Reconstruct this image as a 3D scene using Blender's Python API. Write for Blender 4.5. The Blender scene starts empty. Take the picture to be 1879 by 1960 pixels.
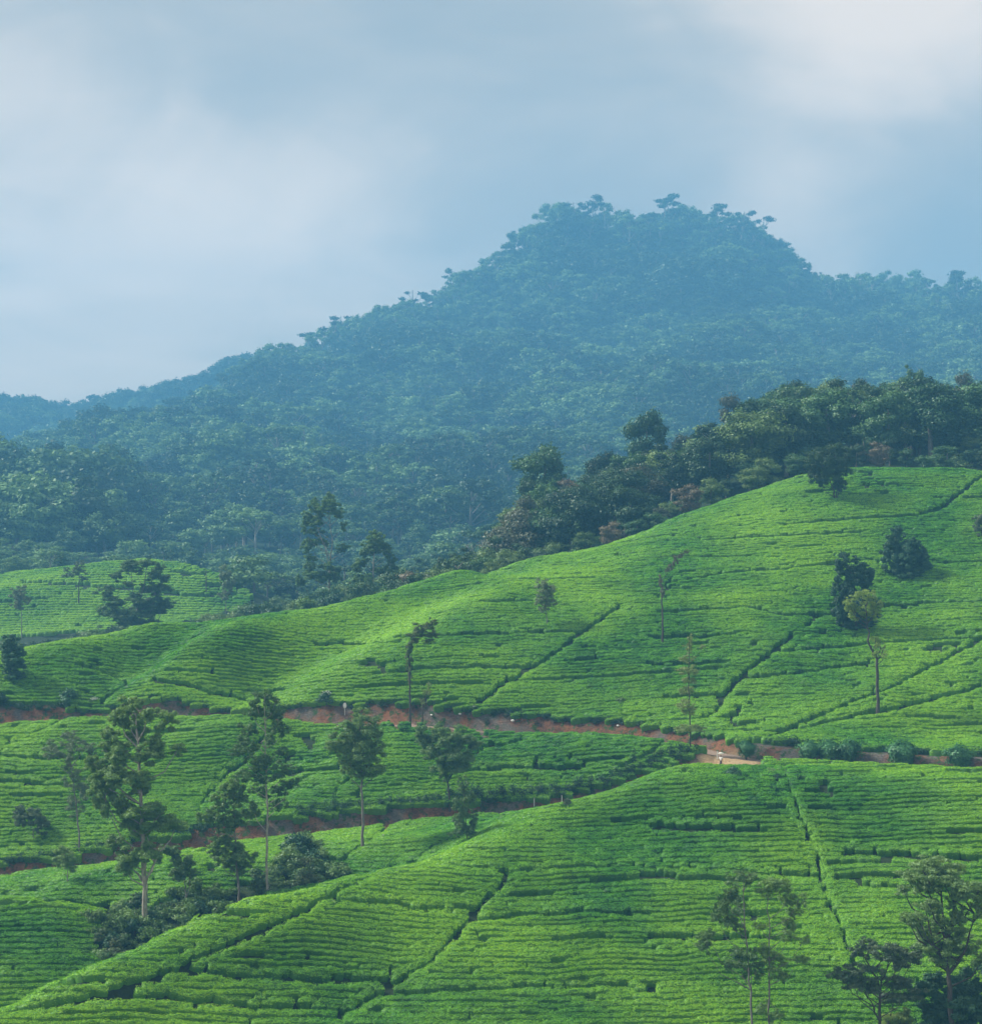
import bpy, math, random
import numpy as np
from mathutils import Vector, Matrix
PI = math.pi
rng = np.random.default_rng(11)
random.seed(11)
S = bpy.context.scene
COL = S.collection

# ------------------------------------------------------------------ camera
F, CX, CY, HY = 3500.0, 939.5, 980.0, 1050.0      # focal length, centre and horizon row in survey units
cam_d = bpy.data.cameras.new('camera'); cam = bpy.data.objects.new('camera', cam_d); COL.objects.link(cam)
cam_d.sensor_fit = 'VERTICAL'; cam_d.sensor_height = 24.0; cam_d.lens = 24.0 * F / 1960.0
cam_d.shift_y = (HY - CY) / 1960.0
cam_d.clip_start = 1.0; cam_d.clip_end = 20000.0
cam.rotation_euler = (PI / 2, 0, 0)
S.camera = cam

# ------------------------------------------------------------------ light
SUN_EL, SUN_AZ = 42.0, -78.0       # azimuth measured from +Y (view direction) towards +X
W = bpy.data.worlds.new('World'); S.world = W; W.use_nodes = True
nt = W.node_tree; nt.nodes.clear()
N = nt.nodes.new; L = nt.links.new
out = N('ShaderNodeOutputWorld'); bg = N('ShaderNodeBackground')
sky = N('ShaderNodeTexSky'); sky.sky_type = 'NISHITA'; sky.sun_disc = False
sky.sun_elevation = math.radians(SUN_EL); sky.sun_rotation = math.radians(SUN_AZ); sky.altitude = 1800
geo = N('ShaderNodeTexCoord')
skm = N('ShaderNodeVectorMath'); skm.operation = 'SCALE'; skm.inputs['Scale'].default_value = 0.06
L(sky.outputs[0], skm.inputs[0])
def wmath(op, a, b=None, c=None, clamp=False):
    n = N('ShaderNodeMath'); n.operation = op; n.use_clamp = clamp
    for i, v in enumerate((a, b, c)):
        if v is None: continue
        if isinstance(v, (int, float)): n.inputs[i].default_value = v
        else: L(v, n.inputs[i])
    return n.outputs[0]
mp = N('ShaderNodeMapping'); mp.inputs['Scale'].default_value = (1.0, 1.0, 2.3); mp.inputs['Location'].default_value = (3.1, 0.7, 0.35)
L(geo.outputs['Generated'], mp.inputs[0])
nz = N('ShaderNodeTexNoise'); nz.inputs['Scale'].default_value = 3.6; nz.inputs['Detail'].default_value = 7.0; nz.inputs['Roughness'].default_value = 0.50; nz.inputs['Distortion'].default_value = 0.6
L(mp.outputs[0], nz.inputs[0])
nz2 = N('ShaderNodeTexNoise'); nz2.inputs['Scale'].default_value = 9.0; nz2.inputs['Detail'].default_value = 6.0; nz2.inputs['Roughness'].default_value = 0.52; nz2.inputs['Distortion'].default_value = 0.8
L(mp.outputs[0], nz2.inputs[0])
cl = wmath('MULTIPLY_ADD', nz.outputs['Fac'], 1.5, -0.60)
cl = wmath('ADD', cl, wmath('MULTIPLY', nz2.outputs['Fac'], 0.56))
def blob(px, py, rad_deg, amp):
    """a thicker or thinner patch of the cloud deck in one direction of the sky"""
    global cl
    d = Vector(((px - CX) / F, 1.0, -(py - HY) / F)).normalized()
    dt = N('ShaderNodeVectorMath'); dt.operation = 'DOT_PRODUCT'; dt.inputs[1].default_value = d
    nv = N('ShaderNodeVectorMath'); nv.operation = 'NORMALIZE'; L(geo.outputs['Generated'], nv.inputs[0]); L(nv.outputs[0], dt.inputs[0])
    mr = N('ShaderNodeMapRange'); mr.interpolation_type = 'SMOOTHSTEP'
    mr.inputs['From Min'].default_value = math.cos(math.radians(rad_deg)); mr.inputs['From Max'].default_value = 1.0
    mr.inputs['To Min'].default_value = 0.0; mr.inputs['To Max'].default_value = amp
    L(dt.outputs['Value'], mr.inputs['Value'])
    cl = wmath('ADD', cl, mr.outputs['Result'])
for b in BLOBS if 'BLOBS' in globals() else [
    (1560, 40, 9, 0.42), (1800, -60, 8, 0.2), (60, 450, 7.5, 0.33), (480, 470, 6, 0.16), (150, 180, 6, 0.10), (700, 480, 5, 0.10),
    (1120, 130, 4.5, -0.05), (1300, 330, 6.5, -0.22), (1850, 380, 6, -0.38), (700, 260, 6, -0.14), (500, 60, 6, -0.05), (1500, 470, 3.6, 0.22),
    (260, 700, 4, -0.06), (1700, 520, 3.0, 0.10)]:
    blob(*b)
ramp = N('ShaderNodeValToRGB'); L(cl, ramp.inputs[0])
ramp.color_ramp.interpolation = 'B_SPLINE'
e = ramp.color_ramp.elements
e[0].position = 0.0; e[0].color = (0.177, 0.182, 0.175, 1)
e[1].position = 1.0; e[1].color = (0.494, 0.399, 0.317, 1)
m_ = e.new(0.42); m_.color = (0.253, 0.234, 0.205, 1)
m_ = e.new(0.68); m_.color = (0.365, 0.309, 0.255, 1)
sx_ = N('ShaderNodeSeparateXYZ'); L(geo.outputs['Generated'], sx_.inputs[0])
lift = N('ShaderNodeMapRange'); lift.interpolation_type = 'SMOOTHSTEP'      # the deck is thinnest and brightest low down
for a_, v_ in (('From Min', 0.05), ('From Max', 0.32), ('To Min', 1.22), ('To Max', 1.0)): lift.inputs[a_].default_value = v_
L(sx_.outputs[2], lift.inputs['Value'])
lm = N('ShaderNodeVectorMath'); lm.operation = 'SCALE'; L(ramp.outputs[0], lm.inputs[0]); L(lift.outputs['Result'], lm.inputs['Scale'])
mx = N('ShaderNodeMix'); mx.data_type = 'RGBA'; mx.inputs[0].default_value = 0.90
L(skm.outputs[0], mx.inputs[6]); L(lm.outputs[0], mx.inputs[7])
L(mx.outputs[2], bg.inputs[0]); bg.inputs[1].default_value = 1.0
L(bg.outputs[0], out.inputs[0])

sd = bpy.data.lights.new('sun', 'SUN'); sun = bpy.data.objects.new('sun', sd); COL.objects.link(sun)
sd.energy = 2.9; sd.angle = math.radians(10); sd.color = (1.0, 0.95, 0.84)
az, el = math.radians(SUN_AZ), math.radians(SUN_EL)
to_sun = Vector((math.sin(az) * math.cos(el), math.cos(az) * math.cos(el), math.sin(el)))
sun.rotation_euler = (-to_sun).to_track_quat('-Z', 'Y').to_euler()
S.view_settings.view_transform = 'Standard'; S.view_settings.look = 'None'; S.view_settings.gamma = 1.0
S.view_settings.use_curve_mapping = False
S.view_settings.exposure = 1.55
S.render.engine = 'CYCLES'
S.cycles.max_bounces = 5; S.cycles.diffuse_bounces = 3; S.cycles.glossy_bounces = 1; S.cycles.transmission_bounces = 3
S.cycles.volume_bounces = 1; S.cycles.transparent_max_bounces = 4
S.cycles.use_denoising = True; S.cycles.use_adaptive_sampling = True; S.cycles.adaptive_threshold = 0.02
S.cycles.caustics_reflective = False; S.cycles.caustics_refractive = False

# ------------------------------------------------------------------ helpers
def link(o, parent=None):
    COL.objects.link(o)
    if parent is not None: o.parent = parent
    return o
def tag(o, label=None, cat=None, group=None, kind=None):
    if label: o['label'] = label
    if cat: o['category'] = cat
    if group: o['group'] = group
    if kind: o['kind'] = kind
    return o
def empty(name, loc, rz=0.0, sc=1.0):
    o = bpy.data.objects.new(name, None); o.location = loc; o.rotation_euler = (0, 0, rz); o.scale = (sc, sc, sc) if isinstance(sc, (int, float)) else sc
    o.empty_display_size = 0.5
    return link(o)
def mesh(name, V, faces, mats, mi=None, smooth=False):
    """faces: array (n,k) or list of such arrays"""
    me = bpy.data.meshes.new(name)
    V = np.asarray(V, np.float32)
    if isinstance(faces, np.ndarray): faces = [faces]
    faces = [np.asarray(f, np.int32) for f in faces if len(f)]
    nl = sum(f.size for f in faces); npoly = sum(len(f) for f in faces)
    me.vertices.add(len(V)); me.vertices.foreach_set('co', V.ravel())
    me.loops.add(nl); me.polygons.add(npoly)
    me.loops.foreach_set('vertex_index', np.concatenate([f.ravel() for f in faces]))
    starts, s = [], 0
    for f in faces:
        starts.append(s + np.arange(len(f)) * f.shape[1]); s += f.size
    me.polygons.foreach_set('loop_start', np.concatenate(starts).astype(np.int32))
    if smooth: me.polygons.foreach_set('use_smooth', np.ones(npoly, bool))
    for m in (mats if isinstance(mats, (list, tuple)) else [mats]): me.materials.append(m)
    if mi is not None: me.polygons.foreach_set('material_index', np.asarray(mi, np.int32))
    me.update(calc_edges=True)
    return me
def obj(name, me, parent=None):
    return link(bpy.data.objects.new(name, me), parent)
def vattr(me, name, vals, typ='FLOAT'):
    a = me.attributes.new(name, typ, 'POINT')
    a.data.foreach_set('value' if typ in ('FLOAT', 'INT') else 'vector', np.ascontiguousarray(vals).ravel())

def hash2(ix, iy, s):
    h = (ix.astype(np.int64) * 374761393 + iy.astype(np.int64) * 668265263 + s * 974634777) & 0x7fffffff
    h = ((h ^ (h >> 13)) * 1274126177) & 0x7fffffff
    return ((h ^ (h >> 16)) & 0xffff) / 65535.0
def vnoise(x, y, s=0):
    x = np.asarray(x, float); y = np.asarray(y, float)
    ix, iy = np.floor(x), np.floor(y); fx, fy = x - ix, y - iy
    fx = fx * fx * (3 - 2 * fx); fy = fy * fy * (3 - 2 * fy)
    a, b = hash2(ix, iy, s), hash2(ix + 1, iy, s); c, d = hash2(ix, iy + 1, s), hash2(ix + 1, iy + 1, s)
    return (a + (b - a) * fx) * (1 - fy) + (c + (d - c) * fx) * fy
def fbm(x, y, s=0, o=3):
    t, a, r = 0, 0.5, 0
    for k in range(o):
        t = t + a * (vnoise(x * 2 ** k, y * 2 ** k, s + k * 17) - 0.5); a *= 0.5
    return t
def sstep(a, b, x):
    t = np.clip((x - a) / (b - a), 0, 1); return t * t * (3 - 2 * t)

# ------------------------------------------------------------------ materials
class NT:
    def __init__(s, name):
        s.m = bpy.data.materials.new(name); s.m.use_nodes = True; s.t = s.m.node_tree; s.t.nodes.clear()
        s.out = s.n('ShaderNodeOutputMaterial')
    def n(s, t): return s.t.nodes.new(t)
    def set(s, sock, v):
        if v is None: return
        if hasattr(v, 'is_output') or isinstance(v, bpy.types.NodeSocket): s.t.links.new(v, sock)
        else: sock.default_value = (*v, 1) if isinstance(v, tuple) and len(v) == 3 and sock.type == 'RGBA' else v
    def noise(s, scale, detail=3, rough=0.55, vec=None, mapping=None):
        n = s.n('ShaderNodeTexNoise'); n.inputs['Scale'].default_value = scale; n.inputs['Detail'].default_value = detail; n.inputs['Roughness'].default_value = rough
        if vec is None:
            vec = s.n('ShaderNodeNewGeometry').outputs['Position']
        if mapping:
            mp = s.n('ShaderNodeMapping'); mp.inputs['Scale'].default_value = mapping; s.t.links.new(vec, mp.inputs[0]); vec = mp.outputs[0]
        s.t.links.new(vec, n.inputs['Vector']); return n.outputs['Fac']
    def ramp(s, fac, stops):
        n = s.n('ShaderNodeValToRGB'); s.t.links.new(fac, n.inputs[0]); e = n.color_ramp.elements
        e[0].position, e[0].color = stops[0][0], (*stops[0][1], 1); e[1].position, e[1].color = stops[-1][0], (*stops[-1][1], 1)
        for p, c in stops[1:-1]: q = e.new(p); q.color = (*c, 1)
        return n.outputs[0]
    def mix(s, f, a, b, blend='MIX'):
        n = s.n('ShaderNodeMix'); n.data_type = 'RGBA'; n.blend_type = blend; s.set(n.inputs[0], f); s.set(n.inputs[6], a); s.set(n.inputs[7], b); return n.outputs[2]
    def math(s, op, a, b=None, clamp=False):
        n = s.n('ShaderNodeMath'); n.operation = op; n.use_clamp = clamp; s.set(n.inputs[0], a); s.set(n.inputs[1], b); return n.outputs[0]
    def attr(s, name):
        n = s.n('ShaderNodeAttribute'); n.attribute_name = name; return n.outputs['Fac']
    def orand(s): return s.n('ShaderNodeObjectInfo').outputs['Random']
    def leaf(s, col, trans=0.25, gloss=0.03):
        d = s.n('ShaderNodeBsdfDiffuse'); s.set(d.inputs[0], col)
        t = s.n('ShaderNodeBsdfTranslucent'); s.set(t.inputs[0], s.mix(1.0, col, (1.25, 1.15, 0.6), 'MULTIPLY'))
        m = s.n('ShaderNodeMixShader'); m.inputs[0].default_value = trans
        s.t.links.new(d.outputs[0], m.inputs[1]); s.t.links.new(t.outputs[0], m.inputs[2])
        r = m.outputs[0]
        if gloss > 0:
            g = s.n('ShaderNodeBsdfGlossy'); g.inputs['Roughness'].default_value = 0.5; g.inputs[0].default_value = (0.9, 1, 0.95, 1)
            m2 = s.n('ShaderNodeMixShader'); m2.inputs[0].default_value = gloss
            s.t.links.new(r, m2.inputs[1]); s.t.links.new(g.outputs[0], m2.inputs[2]); r = m2.outputs[0]
        s.t.links.new(r, s.out.inputs[0]); return s.m
    def bsdf(s, col, rough=0.9, bump=None, bstr=0.5, bdist=0.1):
        p = s.n('ShaderNodeBsdfPrincipled'); s.set(p.inputs['Base Color'], col); p.inputs['Roughness'].default_value = rough
        p.inputs['Specular IOR Level'].default_value = 0.2
        if bump is not None:
            b = s.n('ShaderNodeBump'); b.inputs['Strength'].default_value = bstr; b.inputs['Distance'].default_value = bdist
            s.t.links.new(bump, b.inputs['Height']); s.t.links.new(b.outputs[0], p.inputs['Normal'])
        s.t.links.new(p.outputs[0], s.out.inputs[0]); return s.m

def leafmat(name, dark, light, trans=0.25, nscale=0.9, gloss=0.03, hue=None):
    """foliage whose colour drifts from leaf cluster to leaf cluster and from plant to plant"""
    k = NT(name)
    f = k.noise(nscale, 3, 0.7)
    r = k.orand()
    ff = k.math('ADD', k.math('MULTIPLY', f, 0.75), k.math('MULTIPLY', r, 0.30))
    c = k.ramp(ff, [(0.30, dark), (0.72, light)])
    if hue: c = k.mix(k.ramp(k.noise(0.25, 2), [(0.52, (0, 0, 0)), (0.72, (0.8, 0.8, 0.8))]), c, hue)
    return k.leaf(c, trans, gloss)

def tea_mat(name, dark, mid, lite, flush, trans):
    k = NT(name)
    big = k.noise(0.045, 3, 0.55)               # patches of fresh growth
    med = k.noise(0.5, 3, 0.6)
    fin = k.noise(9.0, 2, 0.7)
    r = k.orand()
    f = k.math('ADD', k.math('MULTIPLY', med, 0.34), k.math('MULTIPLY', r, 0.22))
    f = k.math('ADD', f, k.math('MULTIPLY', fin, 0.42))
    c = k.ramp(f, [(0.30, dark), (0.50, mid), (0.70, lite)])
    c = k.mix(k.ramp(big, [(0.36, (0, 0, 0)), (0.62, (0.95, 0.95, 0.95))]), c, k.mix(k.ramp(fin, [(0.35, (0, 0, 0)), (0.65, (1, 1, 1))]), lite, flush))
    return k.leaf(c, trans, 0.025)
M = {}
M['tea_side'] = tea_mat('tea_leaf_old_gap_shade', (0.006, 0.040, 0.010), (0.030, 0.135, 0.016), (0.085, 0.250, 0.022), (0.14, 0.31, 0.022), 0.12)  # old-leaf green, its darks deepened to put row-gap shade into the colour
M['tea_tip'] = tea_mat('tea_shoot', (0.040, 0.190, 0.018), (0.105, 0.360, 0.024), (0.205, 0.510, 0.030), (0.43, 0.66, 0.03), 0.30)
k = NT('soil')
earth, sand, far = k.attr('earth'), k.attr('sand'), k.attr('wood')
n1, n2 = k.noise(0.7, 5, 0.7), k.noise(3.5, 4, 0.7, mapping=(1, 1, 2.5))
humus = k.ramp(n1, [(0.3, (0.016, 0.030, 0.014)), (0.7, (0.035, 0.060, 0.02))])
red = k.ramp(k.math('ADD', k.math('MULTIPLY', n1, 0.5), k.math('MULTIPLY', n2, 0.5)), [(0.28, (0.045, 0.022, 0.016)), (0.44, (0.12, 0.058, 0.036)), (0.56, (0.26, 0.115, 0.058)), (0.72, (0.30, 0.20, 0.13))])
grey = k.ramp(n2, [(0.3, (0.07, 0.065, 0.055)), (0.6, (0.17, 0.15, 0.13)), (0.8, (0.30, 0.28, 0.25))])
bank = k.mix(k.ramp(k.noise(0.22, 4, 0.6), [(0.40, (0, 0, 0)), (0.54, (1, 1, 1))]), grey, red)
weedy = k.mix(k.ramp(k.noise(0.9, 5, 0.7), [(0.52, (0, 0, 0)), (0.6, (1, 1, 1))]), bank, (0.04, 0.085, 0.025))
c = k.mix(earth, humus, weedy)
c = k.mix(sand, c, k.ramp(n2, [(0.3, (0.30, 0.19, 0.10)), (0.7, (0.50, 0.38, 0.22))]))
c = k.mix(far, c, k.ramp(n1, [(0.3, (0.010, 0.026, 0.014)), (0.7, (0.03, 0.06, 0.022))]))
k.bsdf(c, 0.95, n2, 0.9, 0.35); M['soil'] = k.m
k = NT('gravel_road'); n2 = k.noise(4.0, 5, 0.7)
k.bsdf(k.ramp(n2, [(0.3, (0.16, 0.11, 0.085)), (0.6, (0.28, 0.21, 0.165)), (0.8, (0.40, 0.34, 0.28))]), 0.95, n2, 0.6, 0.05); M['road'] = k.m
def barkmat(name, a, b):
    k = NT(name); n = k.noise(5.0, 4, 0.7, mapping=(1, 1, 0.25)); k.bsdf(k.ramp(n, [(0.3, a), (0.7, b)]), 0.9, n, 0.5, 0.03); return k.m
M['bark_dark'] = barkmat('bark_dark', (0.035, 0.032, 0.03), (0.11, 0.095, 0.08))
M['bark_pale'] = barkmat('bark_pale', (0.16, 0.15, 0.13), (0.45, 0.41, 0.35))
M['bark_grey'] = barkmat('bark_grey', (0.09, 0.085, 0.08), (0.26, 0.24, 0.22))
M['leaf_euc'] = leafmat('leaf_gum', (0.050, 0.125, 0.038), (0.21, 0.36, 0.10), 0.40)
M['leaf_grev'] = leafmat('leaf_silver_oak', (0.06, 0.135, 0.05), (0.21, 0.35, 0.11), 0.40)
M['leaf_dark'] = leafmat('leaf_dark', (0.014, 0.055, 0.030), (0.055, 0.15, 0.065), 0.2)
M['leaf_bright'] = leafmat('leaf_lime', (0.12, 0.22, 0.045), (0.36, 0.48, 0.10), 0.35)
M['leaf_olive'] = leafmat('leaf_olive', (0.07, 0.115, 0.035), (0.21, 0.29, 0.08), 0.25)
M['leaf_grey'] = leafmat('leaf_greyish', (0.06, 0.105, 0.055), (0.19, 0.26, 0.13), 0.2)
M['leaf_clip'] = leafmat('leaf_clipped', (0.028, 0.11, 0.042), (0.08, 0.24, 0.075), 0.15)
M['leaf_scrub'] = leafmat('leaf_scrub', (0.030, 0.085, 0.026), (0.13, 0.24, 0.055), 0.2, hue=(0.10, 0.11, 0.05))
M['leaf_hedge'] = leafmat('leaf_hedge', (0.010, 0.040, 0.018), (0.036, 0.105, 0.034), 0.15)
M['leaf_wood'] = leafmat('leaf_wood', (0.020, 0.065, 0.028), (0.085, 0.185, 0.06), 0.2, 0.35)
M['leaf_wood_yellow'] = leafmat('leaf_wood_yellow', (0.05, 0.11, 0.035), (0.17, 0.26, 0.07), 0.2, 0.35)
M['leaf_wood_dark'] = leafmat('leaf_wood_dark', (0.012, 0.038, 0.018), (0.050, 0.105, 0.036), 0.2, 0.35)
M['leaf_rust'] = leafmat('leaf_rust', (0.09, 0.07, 0.05), (0.21, 0.17, 0.11), 0.2, 0.5)
M['leaf_brown'] = leafmat('leaf_brown', (0.05, 0.065, 0.04), (0.13, 0.14, 0.09), 0.2, 0.5)
M['leaf_far'] = leafmat('leaf_far', (0.026, 0.075, 0.030), (0.18, 0.32, 0.105), 0.2, 0.06)
def flat(name, c, r=0.7):
    k = NT(name); n = k.noise(6, 3); k.bsdf(k.mix(0.25, c, k.ramp(n, [(0.3, tuple(x * 0.55 for x in c)), (0.7, c)])), r); return k.m
M['white'] = flat('white_paint', (0.80, 0.80, 0.76)); M['petal'] = flat('petal', (0.85, 0.86, 0.78))
M['skin'] = flat('skin', (0.20, 0.11, 0.07)); M['shirt'] = flat('shirt', (0.78, 0.76, 0.72)); M['sarong'] = flat('sarong', (0.10, 0.07, 0.08)); M['hair'] = flat('hair', (0.02, 0.018, 0.016))
M['wire'] = flat('wire', (0.03, 0.03, 0.03)); M['pole'] = flat('pole_wood', (0.10, 0.09, 0.08)); M['stone'] = flat('stone', (0.55, 0.54, 0.5))

# ------------------------------------------------------------------ terrain
def P3(px, py, D): return ((px - CX) / F * D, D, -(py - HY) / F * D)
def tps_fit(P, V, sc, lam=1e-4):
    P = np.asarray(P) / sc; n = len(P)
    d2 = ((P[:, None] - P[None]) ** 2).sum(-1) + 1e-12
    K = 0.5 * d2 * np.log(d2) + lam * np.eye(n)
    A = np.zeros((n + 3, n + 3)); A[:n, :n] = K; A[:n, n] = 1; A[:n, n + 1:] = P; A[n:, :n] = A[:n, n:].T
    w = np.linalg.solve(A, np.concatenate([V, [0, 0, 0]]))
    return (P, w, sc)
def tps_eval(m, X, Y):
    P, w, sc = m; q = np.stack([X.ravel(), Y.ravel()], 1) / sc; o = np.empty(len(q))
    for i in range(0, len(q), 20000):
        b = q[i:i + 20000]; d2 = ((b[:, None] - P[None]) ** 2).sum(-1) + 1e-12
        o[i:i + 20000] = (0.5 * d2 * np.log(d2)) @ w[:-3] + w[-3] + b @ w[-2:]
    return o.reshape(X.shape)
near_px = [
 # crest of the nearest spur and its flat top by the road
 (1310,1460,223),(1400,1460,223),(1500,1462,222),(1600,1468,219),(1700,1475,216),(1800,1482,213),(1900,1490,210),
 (1247,1484,221),(1160,1515,219),(1080,1545,216),(980,1582,212),(900,1612,207),(800,1652,201),(700,1674,197),(624,1692,193),
 (531,1710,188),(431,1733,184),(365,1766,181),(299,1800,177),(232,1823,174),(133,1873,169),(0,1933,165),(-120,1985,161),
 # face of the nearest spur
 (1400,1700,197),(1600,1700,196),(1879,1700,193),(1200,1700,196),(1000,1720,194),(1400,1580,209),(1700,1590,206),(1200,1600,210),
 (1000,1840,182),(1400,1840,183),(1800,1840,181),(700,1800,184),(600,1860,178),(400,1860,175),(300,1920,169),(800,1960,172),(1400,1960,173),(1900,1960,171),(400,1960,168),(100,1975,164),
 (1400,2150,158),(700,2150,157),(1900,2150,157),(0,2150,152),(1400,2500,135),(400,2500,133),(2200,2500,135),(-300,2400,135),
 (2050,1500,207),(2050,1700,192),(2050,1850,180),
 # mound at the far left, gully behind the spur
 (0,1714,203),(100,1720,203),(190,1738,202),(0,1800,194),(120,1800,194),(0,1880,187),(-120,1720,203),(-120,1880,187),(190,1830,193),
 (279,1775,200),(360,1736,208),(458,1724,210),(511,1715,208),(600,1680,214),(420,1700,213),
 (130,1712,214),(200,1682,217),(265,1652,222),(330,1690,213),(300,1740,205),(80,1700,218),(0,1690,222),
 (700,1620,219),(800,1600,222),(870,1575,227),(960,1560,226),
 # lower road
 (-120,1680,236),(0,1665,236),(100,1655,236),(200,1640,237),(330,1612,239),(450,1597,239),(560,1582,240),(700,1567,240),(860,1553,240),(1000,1543,240),(1080,1536,240),(1180,1515,240),(1280,1485,240),
 # slope between the two roads
 (0,1580,247),(0,1500,255),(0,1441,262),(70,1408,266),(133,1377,270),(200,1500,254),(300,1560,244),(330,1480,257),(380,1440,260),(430,1398,264),(475,1370,268),
 (400,1511,254),(500,1470,258),(520,1550,244),(300,1420,264),(700,1480,250),(700,1420,258),(900,1480,249),(900,1420,257),(1100,1470,248),(1100,1420,252),(1240,1430,246),(1300,1460,240),
 # upper road
 (-120,1375,274),(0,1372,275),(200,1362,275),(400,1365,273),(560,1362,271),(700,1368,268),(900,1380,264),(1100,1388,259),(1250,1397,254),(1330,1402,250),(1400,1418,244),(1450,1430,240),
 (1600,1433,239),(1750,1442,236),(1879,1451,233),(2000,1460,231),
 # spurs of the upper slope and the folds between them
 (200,1350,279),(290,1296,281),(400,1232,288),(470,1207,293),(560,1178,303),
 (100,1320,282),(170,1285,286),(240,1300,290),(320,1240,297),(60,1280,286),(0,1300,284),(160,1240,293),
 (530,1342,278),(640,1277,282),(760,1217,289),(900,1152,299),(1000,1102,313),(1090,1066,331),
 (470,1330,284),(400,1325,280),(560,1285,290),(680,1225,298),(820,1160,310),(940,1110,325),
 (760,1310,273),(900,1300,273),(1000,1290,274),(1100,1230,283),(900,1230,284),(1050,1160,297),(1180,1165,294),(1150,1300,271),(1250,1240,280),(1250,1150,296),(1200,1090,313),
 (1400,1320,264),(1440,1280,269),(1500,1240,276),(1560,1190,286),(1400,1200,285),(1400,1100,306),(1400,1010,332),(1600,1300,266),(1700,1340,256),(1600,1380,252),(1800,1400,249),(1879,1300,264),(1879,1200,282),
 (1700,1200,286),(1700,1100,305),(1600,1000,328),(1879,1100,303),(1879,1000,326),(1750,950,338),(2050,1200,278),(2050,1000,322),(2050,1400,245),
 # skyline of the tea slopes
 (-120,1275,290),(50,1246,293),(150,1227,296),(300,1202,300),(450,1187,303),(600,1167,308),(700,1147,312),(800,1121,317),(900,1090,324),(1000,1072,332),(1080,1064,339),
 (1130,1056,336),(1200,1032,340),(1300,992,345),(1400,957,350),(1500,927,354),(1560,907,356),(1650,899,357),(1800,898,356),(1879,902,354),(2050,915,350)]
near_hid = []   # X, Y, Z: ground hidden behind the crests
def hid(px, py, D, down): 
    x, y, z = P3(px, py, D); near_hid.append((x, y, z - down))
for px, py, D in [(-120,1275,290),(50,1246,293),(300,1202,300),(600,1167,308),(800,1121,317),(1000,1072,332)]:
    hid(px, py, D + 14, 3.2); hid(px, py, D + 50, 14)
for px, py, D in [(1200,1032,340),(1400,957,350),(1560,907,356),(1800,898,356),(2050,915,350)]:
    hid(px, py, D + 14, 0.6); hid(px, py, D + 45, 0.5)
for px, py, D in [(0,1933,165),(133,1873,169),(232,1823,174),(365,1766,181),(531,1710,188)]:
    hid(px - 10, py, D + 10, 3.6)
for px, py, D in [(-120,1720,203),(0,1714,203),(100,1720,203),(190,1738,202)]: hid(px, py, D + 7, 2.4)
for px, py, D in [(700,1674,197),(800,1652,201)]: hid(px, py, D + 9, 1.2)
for px, py, D in [(1160,1515,219),(1300,1462,223)]: hid(px, py, D + 9, 1.6)
for px, py, D in [(1500,1462,222),(1700,1475,216),(1900,1490,210)]: hid(px, py, D + 7, 0.9)
for x, y, z in [(-60,100,-56),(0,100,-55),(60,100,-55),(-60,60,-58),(60,60,-58),(0,20,-60),(-90,160,-50)]: near_hid.append((x, y, z))
NP = np.array([P3(*p) for p in near_px] + near_hid)
near_m = tps_fit(NP[:, :2], NP[:, 2], 100.0, 2e-5)

far_px = [  # px, py of the ground itself, distance
 (310,1080,520),(200,1083,522),(100,1098,524),(0,1112,524),(390,1092,520),(440,1122,512),(475,1145,505),(200,1150,492),(100,1170,480),(0,1150,490),(0,1200,470),(350,1148,494),(420,1190,480),(-150,1150,500),
 (0,1105,575),(150,1110,580),(330,1120,580),(500,1150,560),(60,1070,640),(-200,1090,640),
 (600,1185,520),(620,1160,600),(720,1140,610),(850,1110,620),(600,1120,640),(800,1080,660),(950,1070,600),
 (300,1045,700),(150,1040,720),(0,1040,720),(-200,1040,720),(450,1040,690),(600,1030,700),(800,1010,720),(950,1010,700),
 (300,940,800),(500,930,800),(700,920,820),(900,890,860),(1050,950,760),
 (230,900,850),(350,840,900),(450,780,960),(560,715,1040),(620,690,1080),(700,655,1110),(760,620,1120),(830,575,1140),(930,545,1150),(1000,495,1160),(1060,462,1170),(1150,455,1170),(1250,440,1175),(1340,450,1165),(1410,465,1150),(1470,510,1130),(1520,540,1120),(1600,565,1110),(1700,592,1100),(1800,602,1090),(1900,612,1080),(2100,620,1080),(2300,640,1080),
 (600,830,930),(800,760,970),(1000,640,1060),(1200,560,1110),(1400,560,1100),(1600,650,1020),(1800,680,990),(1000,780,920),(1200,700,990),(1400,720,960),(1200,830,870),(1400,800,880),(1600,760,930),(1850,760,920),(2100,760,940),
 (0,800,1330),(60,795,1330),(120,805,1330),(230,775,1330),(310,748,1330),(400,728,1330),(490,708,1330),(545,708,1330),(150,870,1220),(0,880,1200),(60,960,1050),(150,970,1000),(300,860,1150),(400,800,1220),(-200,830,1320),(-200,920,1150),(30,1010,820),(170,1020,800),(-250,1010,820),
 # ridge of woodland just behind the tea slopes
 (1040,1010,430),(1150,985,435),(1240,940,440),(1330,915,440),(1400,880,450),(1500,865,455),(1600,850,458),(1700,845,460),(1800,840,460),(1900,840,460),(2100,840,460),(950,1045,420),(870,1085,410),(780,1130,400),
 (1240,985,395),(1400,940,395),(1600,880,400),(1800,880,400),(2050,890,400),(1040,1060,385),(900,1105,370),
 (600,1190,400),(400,1225,400),(200,1245,400),(0,1270,400),(-150,1290,400),(250,1225,440),(80,1235,440),(450,1205,450),
 (1100,1080,560),(1400,990,600),(1800,960,620),(2200,960,620),(1250,930,740),(1600,880,780),(1900,860,780)]
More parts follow.
